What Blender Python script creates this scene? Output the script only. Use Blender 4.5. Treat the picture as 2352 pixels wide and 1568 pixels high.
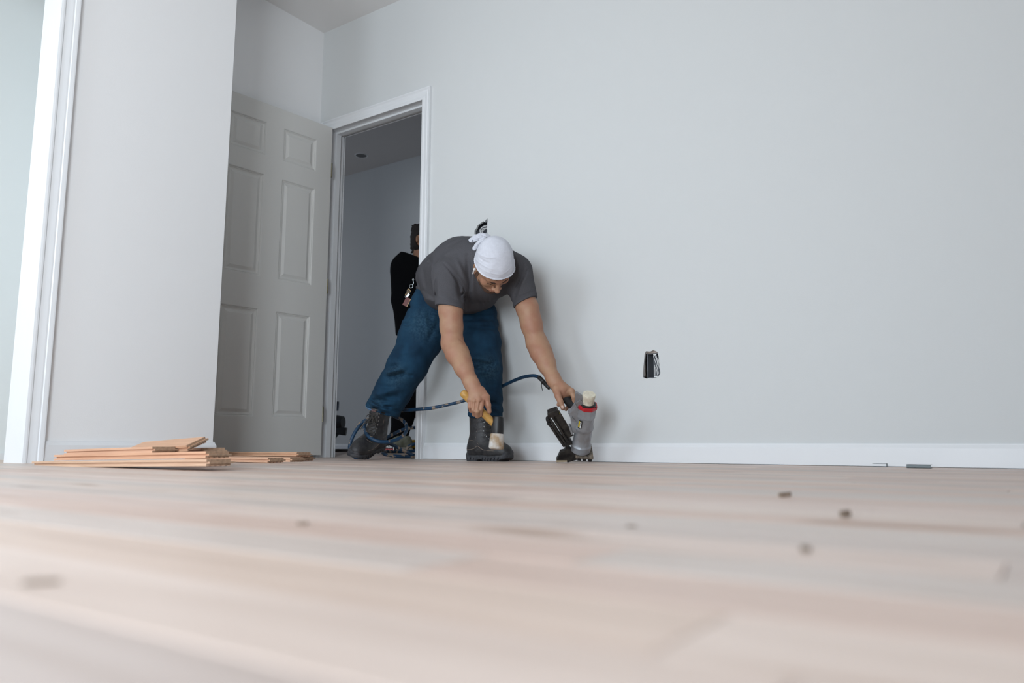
import bpy, bmesh, math, random
import numpy as np
from mathutils import Vector, Matrix
from mathutils.geometry import tessellate_polygon

for o in list(bpy.data.objects): bpy.data.objects.remove(o)
SC = bpy.context.scene
COL = SC.collection
PI = math.pi

# ---------------------------------------------------------------- camera
YAW, PITCH, ROLL = .6079, .1341, .0036
CAM = Vector((2.8309, -3.1738, .0705))
cd = bpy.data.cameras.new('camera')
cam = bpy.data.objects.new('camera', cd); COL.objects.link(cam)
cd.sensor_width = 36; cd.lens = 36*1780.76/2352; cd.clip_start = .01
fw = Vector((-math.sin(YAW)*math.cos(PITCH), math.cos(YAW)*math.cos(PITCH), math.sin(PITCH)))
rt = Vector((math.cos(YAW), math.sin(YAW), 0)); up = rt.cross(fw)
r2 = rt*math.cos(ROLL)+up*math.sin(ROLL); u2 = up*math.cos(ROLL)-rt*math.sin(ROLL)
M = Matrix((r2, u2, -fw)).transposed().to_4x4(); M.translation = CAM
cam.matrix_world = M
cd.dof.use_dof = True; cd.dof.focus_distance = 3.45; cd.dof.aperture_fstop = 27.26/9.5
SC.camera = cam

# ---------------------------------------------------------------- light
w = bpy.data.worlds.new('world'); SC.world = w; w.use_nodes = True
w.node_tree.nodes['Background'].inputs[0].default_value = (.62, .78, 1, 1)
w.node_tree.nodes['Background'].inputs[1].default_value = .6
def area(name, loc, target, sx, sy, power, color):
    l = bpy.data.lights.new(name, 'AREA'); l.shape = 'RECTANGLE'; l.size = sx; l.size_y = sy
    l.energy = power; l.color = color
    o = bpy.data.objects.new(name, l); COL.objects.link(o); o.location = loc
    o.rotation_euler = (Vector(target)-Vector(loc)).to_track_quat('-Z', 'Y').to_euler()
    return o
area('sky_light', (.15, -4.66, 1.62), (.5, -.6, -.6), .7, 1.1, 27, (.72, .86, 1))
area('ground_bounce', (.15, -4.64, 1.50), (.15, -.6, 4.2), .7, 1.1, 5, (1, .94, .84))
area('sky_light', (2.4, -4.66, .80), (.0, -2.0, .1), 1.3, 1.4, 80, (.77, .885, 1))
area('ground_bounce', (2.4, -4.64, 1.05), (.0, -1.8, 4.2), 1.3, 2.0, 33, (1, .94, .84))
area('hall_light', (-3.85, 1.1, 1.5), (0, 1.2, 1.1), 1.2, 1.6, 3.7, (1, .95, .90))
area('closet_fill', (-.75, -4.4, 1.3), (-.7, -2.0, .5), .5, 1.8, 18, (.93, .98, 1))  # unseen fill added to brighten the closet, no lamp there
SC.view_settings.view_transform = 'Standard'; SC.view_settings.look = 'None'
SC.view_settings.gamma = 1; SC.view_settings.use_curve_mapping = False
SC.view_settings.exposure = 0.0

# ---------------------------------------------------------------- materials
def mat(name, col, rough=.6, metal=0., var=0., vscale=8., bump=0., bscale=60., spec=.5, col2=None, stretch=(1,1,1), fine=4., sheen=0.):
    m = bpy.data.materials.new(name); m.use_nodes = True
    nt = m.node_tree; b = nt.nodes['Principled BSDF']
    b.inputs['Base Color'].default_value = (*col, 1); b.inputs['Roughness'].default_value = rough
    b.inputs['Metallic'].default_value = metal; b.inputs['Specular IOR Level'].default_value = spec
    if sheen: b.inputs['Sheen Weight'].default_value = sheen
    tc = nt.nodes.new('ShaderNodeTexCoord'); mp = nt.nodes.new('ShaderNodeMapping')
    mp.inputs['Scale'].default_value = stretch
    nt.links.new(tc.outputs['Object'], mp.inputs[0])
    if var or col2:
        n = nt.nodes.new('ShaderNodeTexNoise'); n.inputs['Scale'].default_value = vscale; n.inputs['Detail'].default_value = fine
        nt.links.new(mp.outputs[0], n.inputs[0])
        r = nt.nodes.new('ShaderNodeValToRGB'); nt.links.new(n.outputs[0], r.inputs[0])
        c2 = col2 or tuple(max(0, c*(1-var)) for c in col)
        r.color_ramp.elements[0].position = .36; r.color_ramp.elements[1].position = .64
        r.color_ramp.elements[0].color = (*c2, 1); r.color_ramp.elements[1].color = (*col, 1)
        nt.links.new(r.outputs[0], b.inputs['Base Color'])
    if bump:
        n = nt.nodes.new('ShaderNodeTexNoise'); n.inputs['Scale'].default_value = bscale; n.inputs['Detail'].default_value = 3
        nt.links.new(mp.outputs[0], n.inputs[0])
        bp = nt.nodes.new('ShaderNodeBump'); bp.inputs['Strength'].default_value = bump; bp.inputs['Distance'].default_value = .002
        nt.links.new(n.outputs[0], bp.inputs['Height']); nt.links.new(bp.outputs[0], b.inputs['Normal'])
    return m
def wood(name, c1, c2, c3, rough=.45, scale=(1.2, 22, 22), knots=False, rnd=True):
    """plank wood: streaky grain along local x, tone shifts per object"""
    m = bpy.data.materials.new(name); m.use_nodes = True
    nt = m.node_tree; L = nt.links; b = nt.nodes['Principled BSDF']; b.inputs['Roughness'].default_value = rough
    N = nt.nodes.new
    tc = N('ShaderNodeTexCoord'); oi = N('ShaderNodeObjectInfo')
    mul = N('ShaderNodeVectorMath'); mul.operation = 'SCALE'; mul.inputs[0].default_value = (37.1, 19.7, 53.3)
    L.new(oi.outputs['Random'], mul.inputs['Scale'])
    ad = N('ShaderNodeVectorMath'); L.new(tc.outputs['Object'], ad.inputs[0]); L.new(mul.outputs[0], ad.inputs[1])
    mp = N('ShaderNodeMapping'); mp.inputs['Scale'].default_value = scale; L.new(ad.outputs[0], mp.inputs[0])
    n1 = N('ShaderNodeTexNoise'); n1.inputs['Scale'].default_value = 3; n1.inputs['Detail'].default_value = 6; n1.inputs['Distortion'].default_value = .6
    L.new(mp.outputs[0], n1.inputs[0])
    r = N('ShaderNodeValToRGB'); L.new(n1.outputs[0], r.inputs[0])
    r.color_ramp.elements[0].position = .33; r.color_ramp.elements[0].color = (*c2, 1)
    r.color_ramp.elements[1].position = .62; r.color_ramp.elements[1].color = (*c1, 1)
    rr = N('ShaderNodeValToRGB'); L.new(oi.outputs['Random'], rr.inputs[0])
    e = rr.color_ramp.elements; e[0].position = 0; e[0].color = (*c3, 1); e[1].position = 1; e[1].color = (1.04, .97, .90, 1)
    for p, c in ((.2, (.90, .93, .94)), (.4, (1.08, 1.04, 1.0)), (.55, (.99, .95, .94)), (.75, (.96, .86, .81))):
        k = e.new(p); k.color = (*c, 1)
    mx = N('ShaderNodeMix'); mx.data_type = 'RGBA'; mx.blend_type = 'MULTIPLY'; mx.inputs[0].default_value = 1
    L.new(r.outputs[0], mx.inputs[6]); L.new(rr.outputs[0], mx.inputs[7])
    out = mx.outputs[2]
    if knots:
        mp2 = N('ShaderNodeMapping'); mp2.inputs['Scale'].default_value = (2.2, 9, 1); L.new(ad.outputs[0], mp2.inputs[0])
        v = N('ShaderNodeTexNoise'); v.inputs['Scale'].default_value = 1.6; v.inputs['Detail'].default_value = 1; L.new(mp2.outputs[0], v.inputs[0])
        kr = N('ShaderNodeValToRGB'); L.new(v.outputs[0], kr.inputs[0])
        kr.color_ramp.elements[0].position = .24; kr.color_ramp.elements[0].color = (.66, .58, .52, 1)
        kr.color_ramp.elements[1].position = .34; kr.color_ramp.elements[1].color = (1, 1, 1, 1)
        m2 = N('ShaderNodeMix'); m2.data_type = 'RGBA'; m2.blend_type = 'MULTIPLY'; m2.inputs[0].default_value = 1
        L.new(out, m2.inputs[6]); L.new(kr.outputs[0], m2.inputs[7]); out = m2.outputs[2]
    L.new(out, b.inputs['Base Color'])
    bp = N('ShaderNodeBump'); bp.inputs['Strength'].default_value = .15; bp.inputs['Distance'].default_value = .001
    L.new(n1.outputs[0], bp.inputs['Height']); L.new(bp.outputs[0], b.inputs['Normal'])
    return m
MW = mat('wall_paint_dim', (.665, .685, .688), .75, bump=.12, bscale=260)  # wall paint darkened to stand in for weaker light on the main wall
MW2 = mat('wall_paint_lit', (.87, .88, .89), .7, bump=.12, bscale=260)  # same wall paint lightened: extra light painted onto column and alcove walls
MC = mat('ceiling_paint', (.78, .77, .76), .9, bump=.1, bscale=200)
MT = mat('trim_paint', (.80, .82, .84), .38, bump=.03, bscale=80)
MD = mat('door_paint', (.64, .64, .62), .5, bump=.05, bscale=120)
MCL = mat('closet_paint', (.80, .84, .84), .8, bump=.1, bscale=200)
MFL = wood('oak_floor', (.70, .59, .53), (.60, .49, .43), (.86, .80, .78), .42, knots=True)
MPL = wood('raw_oak', (.72, .47, .32), (.60, .37, .245), (.96, .95, .93), .6, scale=(2, 60, 60))
MPE = mat('oak_end_grain', (.40, .27, .18), .8, var=.3, vscale=120)
MDK = mat('dark_gap', (.03, .02, .025), .9)
MBK = mat('black_plastic', (.012, .012, .013), .45, bump=.1, bscale=150)
MBX = mat('junction_box_plastic', (.15, .16, .18), .5)
MWR = mat('wire_white', (.75, .76, .76), .45)
MGY = mat('gypsum', (.42, .36, .32), .95, var=.4, vscale=90)
MHG = mat('hinge_brass', (.20, .18, .12), .4, metal=.8)
MST = mat('steel', (.45, .47, .48), .35, metal=1., var=.25, vscale=120)

# ---------------------------------------------------------------- helpers
def link(o, parent=None):
    COL.objects.link(o)
    if parent is not None: o.parent = parent
    return o
def mobj(name, me, m=None, parent=None):
    o = bpy.data.objects.new(name, me)
    if m is not None: me.materials.clear(); [me.materials.append(x) for x in (m if isinstance(m, (list, tuple)) else [m])]
    return link(o, parent)
def tag(o, label=None, cat=None, group=None, kind=None):
    if label: o['label'] = label
    if cat: o['category'] = cat
    if group: o['group'] = group
    if kind: o['kind'] = kind
    return o
def empty(name, loc=(0, 0, 0), rz=0, rot=None):
    o = bpy.data.objects.new(name, None); o.empty_display_size = .05; COL.objects.link(o); o.location = loc
    o.rotation_euler = rot or (0, 0, rz); return o
class MB:
    def __init__(s): s.v = []; s.f = []
    def add(s, v, f, M=None):
        n = len(s.v)
        s.v += [tuple(M @ Vector(p)) if M is not None else tuple(p) for p in v]
        s.f += [tuple(i+n for i in q) for q in f]; return s
    def box(s, a, b, M=None):
        x0, y0, z0 = a; x1, y1, z1 = b
        v = [(x0,y0,z0),(x1,y0,z0),(x1,y1,z0),(x0,y1,z0),(x0,y0,z1),(x1,y0,z1),(x1,y1,z1),(x0,y1,z1)]
        return s.add(v, [(0,3,2,1),(4,5,6,7),(0,1,5,4),(1,2,6,5),(2,3,7,6),(3,0,4,7)], M)
    def lathe(s, prof, n=24, M=None, cap=True):
        v = []; f = []
        for r, z in prof:
            for k in range(n): a = 2*PI*k/n; v.append((r*math.cos(a), r*math.sin(a), z))
        for j in range(len(prof)-1):
            for k in range(n): f.append((j*n+k, j*n+(k+1) % n, (j+1)*n+(k+1) % n, (j+1)*n+k))
        if cap: f.append(tuple(range(n))[::-1]); f.append(tuple((len(prof)-1)*n+k for k in range(n)))
        return s.add(v, f, M)
    def prism(s, poly, z0, z1, M=None):
        n = len(poly); v = [(x, y, z0) for x, y in poly]+[(x, y, z1) for x, y in poly]
        f = [tuple(range(n))[::-1], tuple(range(n, 2*n))]+[(k, (k+1) % n, n+(k+1) % n, n+k) for k in range(n)]
        return s.add(v, f, M)
    def tube(s, pts, r, n=10, closed=False):
        pts = [Vector(p) for p in pts]; N = len(pts); rs = r if isinstance(r, (list, tuple)) else [r]*N
        v = []; f = []; prev = None
        for i, p in enumerate(pts):
            a = pts[(i-1) % N] if (closed or i > 0) else p; b = pts[(i+1) % N] if (closed or i < N-1) else p
            t = (b-a).normalized()
            if prev is None: x = t.orthogonal().normalized()
            else:
                x = prev - t*prev.dot(t); x = x.normalized() if x.length > 1e-6 else t.orthogonal().normalized()
            prev = x; y = t.cross(x)
            for k in range(n): q = 2*PI*k/n; v.append(p+x*(rs[i]*math.cos(q))+y*(rs[i]*math.sin(q)))
        for i in range(N if closed else N-1):
            j = (i+1) % N
            for k in range(n): f.append((i*n+k, i*n+(k+1) % n, j*n+(k+1) % n, j*n+k))
        if not closed: f.append(tuple(range(n))[::-1]); f.append(tuple((N-1)*n+k for k in range(n)))
        return s.add(v, f)
    def mesh(s, name='m'):
        me = bpy.data.meshes.new(name); me.from_pydata(s.v, [], s.f); me.update(); return me
    def build(s, name, m, parent=None, smooth=False, bevel=0, fix=True):
        me = s.mesh(name); bm = bmesh.new(); bm.from_mesh(me)
        if fix: bmesh.ops.recalc_face_normals(bm, faces=bm.faces)
        if bevel:
            es = [e for e in bm.edges if len(e.link_faces) == 2 and e.calc_face_angle(0) > .5]
            bmesh.ops.bevel(bm, geom=es, offset=bevel, segments=2, profile=.6, affect='EDGES', clamp_overlap=True)
        bm.to_mesh(me); bm.free()
        if smooth:
            me.shade_smooth()
            me.set_sharp_from_angle(angle=math.radians(40))
        return mobj(name, me, m, parent)
def spline(pts, per=8, closed=False):
    P = [Vector(p) for p in pts]; n = len(P); out = []
    for i in range(n if closed else n-1):
        g = lambda k: P[k % n] if closed else P[max(0, min(n-1, k))]
        a, b, c, d = g(i-1), g(i), g(i+1), g(i+2)
        for j in range(per):
            t = j/per
            out.append(.5*((2*b)+(c-a)*t+(2*a-5*b+4*c-d)*t*t+(3*b-a-3*c+d)*t**3))
    if not closed: out.append(P[-1])
    return out
def holed_sheet(outer, holes, tf):
    """flat sheet with holes; tf maps (u,v)->xyz"""
    loops = [[Vector((u, v, 0)) for u, v in l] for l in [outer]+holes]
    tri = tessellate_polygon(loops); pts = [p for l in loops for p in l]
    return [tf(p.x, p.y) for p in pts], [tuple(t) for t in tri]

# ================================================================= SETTING
DW, DH, TH, AX, CX, CY, H = .785, 2.04, .122, -.8729, -.3408, -1.0142, 2.7208
XR, YB = 7.5, -4.6            # right wall, window wall
BH = .083
def S(o): return tag(o, kind='structure')
# main wall with door opening and two torn outlet holes
holeA = [(1.337,.378),(1.352,.371),(1.372,.374),(1.385,.370),(1.410,.376),(1.421,.392),(1.417,.43),(1.414,.47),(1.409,.487),(1.400,.492),(1.389,.497),(1.375,.491),(1.354,.494),(1.347,.482),(1.344,.455),(1.340,.42),(1.338,.40)]
holeB = [(.376,1.155),(.452,1.150),(.463,1.17),(.461,1.215),(.463,1.258),(.449,1.250),(.444,1.240),(.436,1.247),(.415,1.239),(.395,1.229),(.388,1.214),(.377,1.205)]
def wall_main():
    mb = MB()
    outer = [(AX-.15, 0), (-DW-.02, 0), (-DW-.02, DH+.02), (.02, DH+.02), (.02, 0), (XR, 0), (XR, H), (AX-.15, H)]
    v, f = holed_sheet(outer, [holeA, holeB], lambda u, z: (u, 0, z)); mb.add(v, f)
    v, f = holed_sheet(outer, [holeA, holeB], lambda u, z: (u, .0125, z)); mb.add(v, f)
    for hl in (holeA, holeB):
        n = len(hl); mb.add([(u, 0, z) for u, z in hl]+[(u, .0125, z) for u, z in hl], [(k, (k+1) % n, n+(k+1) % n, n+k) for k in range(n)])
    v, f = holed_sheet(outer, [], lambda u, z: (u, TH, z)); mb.add(v, f)
    mb.box((-DW-.02, .0125, DH+.02), (.02, TH, DH+.06))
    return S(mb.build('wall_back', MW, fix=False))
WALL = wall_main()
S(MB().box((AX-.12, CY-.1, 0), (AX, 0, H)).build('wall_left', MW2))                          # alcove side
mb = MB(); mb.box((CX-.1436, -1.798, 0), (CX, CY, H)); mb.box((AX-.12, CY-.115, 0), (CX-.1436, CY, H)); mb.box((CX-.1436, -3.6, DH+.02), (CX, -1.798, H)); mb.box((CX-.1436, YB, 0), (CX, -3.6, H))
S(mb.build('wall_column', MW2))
mb = MB(); mb.box((-1.24, -4.6, 0), (-1.12, -1.13, H)); mb.box((-1.12, -1.25, 0), (-.49, -1.13, H))
S(mb.build('wall_closet', MCL))
mb = MB(); mb.box((-1.12, -4.6, 0), (-1.108, -1.25, .03)); S(mb.build('baseboard_closet', MT))
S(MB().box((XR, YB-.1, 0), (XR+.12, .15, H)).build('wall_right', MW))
# window wall behind the camera, with two openings
WIN = [(-.33, .65, .9, 2.35), (1.7, 3.1, .02, 2.15)]
mb = MB(); xs = [-1.3, -.2, 1.3, 1.9, 3.0, XR+.12]
for a, b in ((-1.3, -.33), (.65, 1.7), (3.1, XR+.12)): mb.box((a, YB-.12, 0), (b, YB, H))
for a, b, c, d in WIN: mb.box((a, YB-.12, 0), (b, YB, c)); mb.box((a, YB-.12, d), (b, YB, H))
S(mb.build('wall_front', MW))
for i, (a, b, c, d) in enumerate(WIN):
    mb = MB(); t = .045
    for q in (((a, c), (a+t, d)), ((b-t, c), (b, d)), ((a, c), (b, c+t)), ((a, d-t), (b, d))):
        mb.box((q[0][0], YB-.02, q[0][1]), (q[1][0], YB+.02, q[1][1]))
    S(mb.build('window_%d' % (i+1), MT))
S(MB().box((-4.0, YB-.12, H), (XR+.12, .15, H+.1)).build('ceiling', MC))
# hallway beyond the door
HY, HX0, HX1, HH = 2.0, -4.0, .9, 2.74
HF = .030
hole_h = [(-2.90, .405), (-2.795, .400), (-2.79, .43), (-2.788, .455), (-2.79, .49), (-2.90, .495)]
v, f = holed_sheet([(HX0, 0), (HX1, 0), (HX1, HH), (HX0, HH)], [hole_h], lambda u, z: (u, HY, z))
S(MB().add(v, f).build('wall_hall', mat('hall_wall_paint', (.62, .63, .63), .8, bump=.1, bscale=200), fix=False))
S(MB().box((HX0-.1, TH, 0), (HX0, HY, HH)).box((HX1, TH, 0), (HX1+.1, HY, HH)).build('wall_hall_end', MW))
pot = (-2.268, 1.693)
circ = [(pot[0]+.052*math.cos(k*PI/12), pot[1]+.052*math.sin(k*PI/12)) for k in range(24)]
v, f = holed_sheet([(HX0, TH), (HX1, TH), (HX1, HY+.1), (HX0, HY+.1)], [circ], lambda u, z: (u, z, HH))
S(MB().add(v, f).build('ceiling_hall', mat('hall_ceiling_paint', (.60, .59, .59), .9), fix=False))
# jambs, stop, casing of the door
def casing(name, x0, x1, z1, place, prof, m=MT, z0=0):
    v = []; f = []; n = len(prof)
    for w_, d in prof:
        for u, z in ((x0-w_, z0), (x0-w_, z1+w_), (x1+w_, z1+w_), (x1+w_, z0)): v.append(place(u, z, d))
    for j in range(n-1):
        for k in range(3): f.append((j*4+k, j*4+k+1, (j+1)*4+k+1, (j+1)*4+k))
    for k in (0, 3): f.append(tuple(j*4+k for j in range(n)))
    mb = MB(); mb.add(v, f); return S(mb.build(name, m))
PROF = [(-.005, 0), (-.005, .009), (.004, .011), (.010, .011), (.014, .008), (.022, .009), (.030, .012), (.036, .0125), (.040, .010), (.046, .012), (.054, .018), (.059, .018), (.059, 0)]
casing('trim_1', -DW, 0, DH, lambda u, z, d: (u, -d, z), PROF)
casing('trim_2', -DW, 0, DH, lambda u, z, d: (u, TH+d, z), PROF)
mb = MB()
for a, b in (((-DW-.02, 0), (-DW, DH+.02)), ((0, 0), (.02, DH+.02)), ((-DW, DH), (0, DH+.02))): mb.box((a[0], 0, a[1]), (b[0], TH, b[1]))
mb.box((-DW, .050, 0), (-DW+.012, .088, DH)); mb.box((-.012, .050, 0), (0, .088, DH)); mb.box((-DW+.012, .050, DH-.012), (-.012, .088, DH))
S(mb.build('trim_3', MT, bevel=.0008))
# opening of the closet: jamb lining + casing on the column wall
YJ = -1.818
mb = MB(); mb.box((CX-.1436, YJ, 0), (CX, YJ+.02, DH+.02)); mb.box((CX-.1436, -3.6, DH), (CX, YJ, DH+.02)); mb.box((CX-.1436, -3.6, 0), (CX, -3.58, DH))
S(mb.build('trim_4', MT, bevel=.0008))
PROF2 = [(0, 0), (0, .010), (.008, .012), (.014, .012), (.019, .008), (.030, .010), (.044, .013), (.050, .013), (.053, .017), (.065, .019), (.070, .019), (.070, 0)]
casing('trim_5', -3.58, YJ, DH, lambda u, z, d: (CX+d, u, z), PROF2)
# baseboards
BP = [(0, 0), (.012, 0), (.012, .066), (.0065, .0785), (.0055, .083), (0, .083)]
def baseboard(name, path, out, m=MT):
    """path: plan points; out: outward unit offsets per point (mitred)"""
    v = []; f = []; n = len(BP)
    for (x, y), (ox, oy) in zip(path, out):
        for d, z in BP: v.append((x+ox*d, y+oy*d, z+.002))
    for k in range(len(path)-1):
        for j in range(n): f.append((k*n+j, k*n+(j+1) % n, (k+1)*n+(j+1) % n, (k+1)*n+j))
    f.append(tuple(range(n))); f.append(tuple((len(path)-1)*n+j for j in range(n)))
    return S(MB().add(v, f).build(name, m))
baseboard('baseboard_back', [(.059, 0), (XR, 0)], [(0, -1), (0, -1)])
baseboard('baseboard_column', [(CX, YJ+.071), (CX, CY), (AX, CY)], [(1, 0), (1, 1), (0, 1)])
baseboard('baseboard_left', [(AX, CY), (AX, 0)], [(1, 0), (1, 0)])
baseboard('baseboard_hall', [(HX0, HY), (HX1, HY)], [(0, -1), (0, -1)])
# shadow gap between the last board and the baseboard
# ---------------------------------------------------------------- floor
FLOOR = S(MB().box((-4.2, YB-.1, -.12), (XR+.1, HY+.2, -.021)).build('floor', MDK))
PW, PT = .083, .019
random.seed(4)
lens = [.32, .41, .5, .58, .66, .75, .83, .92, 1.02, 1.15, 1.3, 1.45]
def plank_mesh(L, w_=PW, t=PT, e=.0004):
    c = .0005; x1 = L-e; y1 = w_-e
    v = [(e,e,-t),(x1,e,-t),(x1,y1,-t),(e,y1,-t),(e,e,-c),(x1,e,-c),(x1,y1,-c),(e,y1,-c),(e+c,e+c,0),(x1-c,e+c,0),(x1-c,y1-c,0),(e+c,y1-c,0)]
    f = [(0,3,2,1),(0,1,5,4),(1,2,6,5),(2,3,7,6),(3,0,4,7),(4,5,9,8),(5,6,10,9),(6,7,11,10),(7,4,8,11),(8,9,10,11)]
    me = bpy.data.meshes.new('plank'); me.from_pydata(v, [], f); me.materials.append(MFL); return me
pm = [plank_mesh(l) for l in lens]
rest = MB(); cnt = 0
ytop = -.014
nrow = int((ytop-YB)/PW)+1
for r_ in range(nrow):
    y = ytop-(r_+1)*PW
    x = -1.0-random.random()*.6 if y > CY else CX+.002
    x = max(x, AX) if y > CY-.1 else x
    xe = XR-.01
    first = True
    while x < xe:
        i = random.choice(range(3, 12)); L = lens[i]
        if first: i = random.randrange(0, 10); L = lens[i]; first = False
        vis = (y > -3.35 and x < 3.0+(y+.1)*-.05)
        if x+L > xe+.3 and not vis: L = xe-x
        if vis and cnt < 299:
            o = bpy.data.objects.new('plank', pm[i]); COL.objects.link(o); o.parent = FLOOR
            o.location = (x, y, random.uniform(-.00018, .00018)); cnt += 1
        else:
            rest.box((x+.0007, y+.0007, -PT), (min(x+L, XR)-.0007, y+PW-.0007, 0))
        x += L
# closet floor and hall floor
for r_ in range(46):
    y = -3.8+r_*PW
    if y > -1.3: break
    rest.box((-1.12, y+.0007, -PT), (CX, y+PW-.0007, 0))
o = rest.build('planks', MFL, FLOOR); o['kind'] = 'stuff'
hall = MB()
y = 0.0-.0135
while y < HY:
    x = HX0 if y > TH-.02 else -DW
    xe = HX1 if y > TH-.02 else 0
    while x < xe:
        L = min(random.choice(lens)*1.2, xe-x); y1 = min(y+PW, HY)
        if y < .16: hall.box((x+.0007, y+.0007, -PT), (x+L-.0007, y1-.0007, .0002))
        elif y > .40: hall.box((x+.0007, y+.0007, -PT), (x+L-.0007, y1-.0007, HF))
        x += L
    y += PW
hall.add([(-4., .155, 0), (.9, .155, 0), (.9, .42, HF), (-4., .42, HF), (-4., .155, -.02), (.9, .155, -.02), (.9, .42, -.02), (-4., .42, -.02)], [(0, 1, 2, 3), (7, 6, 5, 4), (0, 4, 5, 1), (2, 6, 7, 3)])
o = hall.build('planks_hall', MFL, FLOOR); o['kind'] = 'stuff'
# ================================================================= SOLID MODELLING (distance fields meshed by surface nets)
CF, CR, CU = fw.copy(), r2.copy(), u2.copy()
AWAY = Vector((-math.sin(YAW), math.cos(YAW), 0)); RTV = Vector((math.cos(YAW), math.sin(YAW), 0))
def at(u, v, D):
    """world point on the sight line (u, v) of the reference frame at horizontal distance D"""
    d = CF+CR*((u-1176)/1780.76)+CU*((784-v)/1780.76)
    return CAM+d*(D/d.dot(AWAY))
ORG = at(1085, 1050, 3.85); ORG.z = 0
def L(u, v, D):
    p = at(u, v, D)-ORG
    return np.array([p.dot(RTV), p.dot(AWAY), p.z])
class Field:
    def __init__(s, lo, hi, h):
        s.h = h; s.lo = np.array(lo, float)
        s.ax = [np.arange(lo[i], hi[i]+h, h, dtype=np.float32) for i in range(3)]
        s.F = np.full([len(a) for a in s.ax], .05, np.float32)
    def sl(s, lo, hi, m):
        r = []
        for i in range(3):
            a = int(max(0, np.searchsorted(s.ax[i], lo[i]-m)-1)); b = int(min(len(s.ax[i]), np.searchsorted(s.ax[i], hi[i]+m)+1))
            if b-a < 1: return None
            r.append(slice(a, b))
        return tuple(r)
    def pts(s, q): return s.ax[0][q[0]][:, None, None], s.ax[1][q[1]][None, :, None], s.ax[2][q[2]][None, None, :]
    def comb(s, fn, lo, hi, k, op='add'):
        q = s.sl(lo, hi, k+.012 if op == 'add' else k+.004)
        if q is None: return s
        f = fn(*s.pts(q)); A = s.F[q]
        if op == 'add':
            if k > 0:
                t = np.clip(.5+.5*(A-f)/k, 0, 1); s.F[q] = A*(1-t)+f*t-k*t*(1-t)
            else: s.F[q] = np.minimum(A, f)
        elif op == 'sub':
            if k > 0:
                t = np.clip(.5-.5*(A+f)/k, 0, 1); s.F[q] = A*(1-t)+(-f)*t+k*t*(1-t)
            else: s.F[q] = np.maximum(A, -f)
        return s
    def cap(s, a, b, ra, rb=None, k=.01, op='add'):
        rb = ra if rb is None else rb; a = np.array(a, float); b = np.array(b, float); d = b-a; dd = d@d+1e-12; R = max(ra, rb)
        def fn(X, Y, Z):
            t = np.clip(((X-a[0])*d[0]+(Y-a[1])*d[1]+(Z-a[2])*d[2])/dd, 0, 1).astype(np.float32)
            return np.sqrt((X-a[0]-t*d[0])**2+(Y-a[1]-t*d[1])**2+(Z-a[2]-t*d[2])**2)-(ra+(rb-ra)*t)
        return s.comb(fn, np.minimum(a, b)-R, np.maximum(a, b)+R, k, op)
    def chain(s, pts, rs, k=.01, op='add'):
        for i in range(len(pts)-1): s.cap(pts[i], pts[i+1], rs[i], rs[i+1], k, op)
        return s
    def ell(s, c, r, R=None, k=.01, op='add'):
        c = np.array(c, float); r = np.array(r, float); M_ = np.eye(3) if R is None else np.array(R, float); m = r.max()
        def fn(X, Y, Z):
            x = X-c[0]; y = Y-c[1]; z = Z-c[2]
            q = [(x*M_[i][0]+y*M_[i][1]+z*M_[i][2]) for i in range(3)]
            k0 = np.sqrt(sum((q[i]/r[i])**2 for i in range(3)))+1e-6; k1 = np.sqrt(sum((q[i]/r[i]**2)**2 for i in range(3)))+1e-6
            return (k0*(k0-1)/k1).astype(np.float32)
        return s.comb(fn, c-m, c+m, k, op)
    def ecap(s, a, b, ra, rb, flat, nrm, k=.01, op='add'):
        """tapered capsule squashed by `flat` along unit vector nrm"""
        a = np.array(a, float); b = np.array(b, float); nrm = np.array(nrm, float); nrm /= np.linalg.norm(nrm); g = 1/flat-1; R = max(ra, rb)
        d = b-a; d2 = d+nrm*(d@nrm)*g; dd = d2@d2+1e-12
        def fn(X, Y, Z):
            x = X-a[0]; y = Y-a[1]; z = Z-a[2]; w_ = (x*nrm[0]+y*nrm[1]+z*nrm[2])*g
            x = x+nrm[0]*w_; y = y+nrm[1]*w_; z = z+nrm[2]*w_
            t = np.clip((x*d2[0]+y*d2[1]+z*d2[2])/dd, 0, 1).astype(np.float32)
            return ((np.sqrt((x-t*d2[0])**2+(y-t*d2[1])**2+(z-t*d2[2])**2)-(ra+(rb-ra)*t))*(.5+.5*flat)).astype(np.float32)
        return s.comb(fn, np.minimum(a, b)-R, np.maximum(a, b)+R, k, op)
    def fold(s, a, b, wd, amp):
        a = np.array(a, float); b = np.array(b, float); d = b-a; dd = d@d+1e-12
        q = s.sl(np.minimum(a, b), np.maximum(a, b), wd*2.2)
        if q is None: return s
        X, Y, Z = s.pts(q); t = np.clip(((X-a[0])*d[0]+(Y-a[1])*d[1]+(Z-a[2])*d[2])/dd, 0, 1)
        r = (X-a[0]-t*d[0])**2+(Y-a[1]-t*d[1])**2+(Z-a[2]-t*d[2])**2
        s.F[q] -= (amp*np.exp(-r/wd**2)*(.35+.65*np.sin(np.pi*np.clip(t, .1, .9)))).astype(np.float32); return s
    def press(s, a, b, wd, amp, dy=.16):
        """fold line pressed into the cloth along the local Y axis"""
        a = np.array(a, float); b = np.array(b, float); d = b-a; dd = d[0]**2+d[2]**2+1e-12; m = wd*2.4
        lo = np.minimum(a, b); hi = np.maximum(a, b); lo[1] -= dy; hi[1] += dy
        q = s.sl(lo, hi, m)
        if q is None: return s
        X, Y, Z = s.pts(q); t = np.clip(((X-a[0])*d[0]+(Z-a[2])*d[2])/dd, 0, 1)
        r = (X-a[0]-t*d[0])**2+(Z-a[2]-t*d[2])**2; yc = a[1]+t*d[1]
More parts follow.
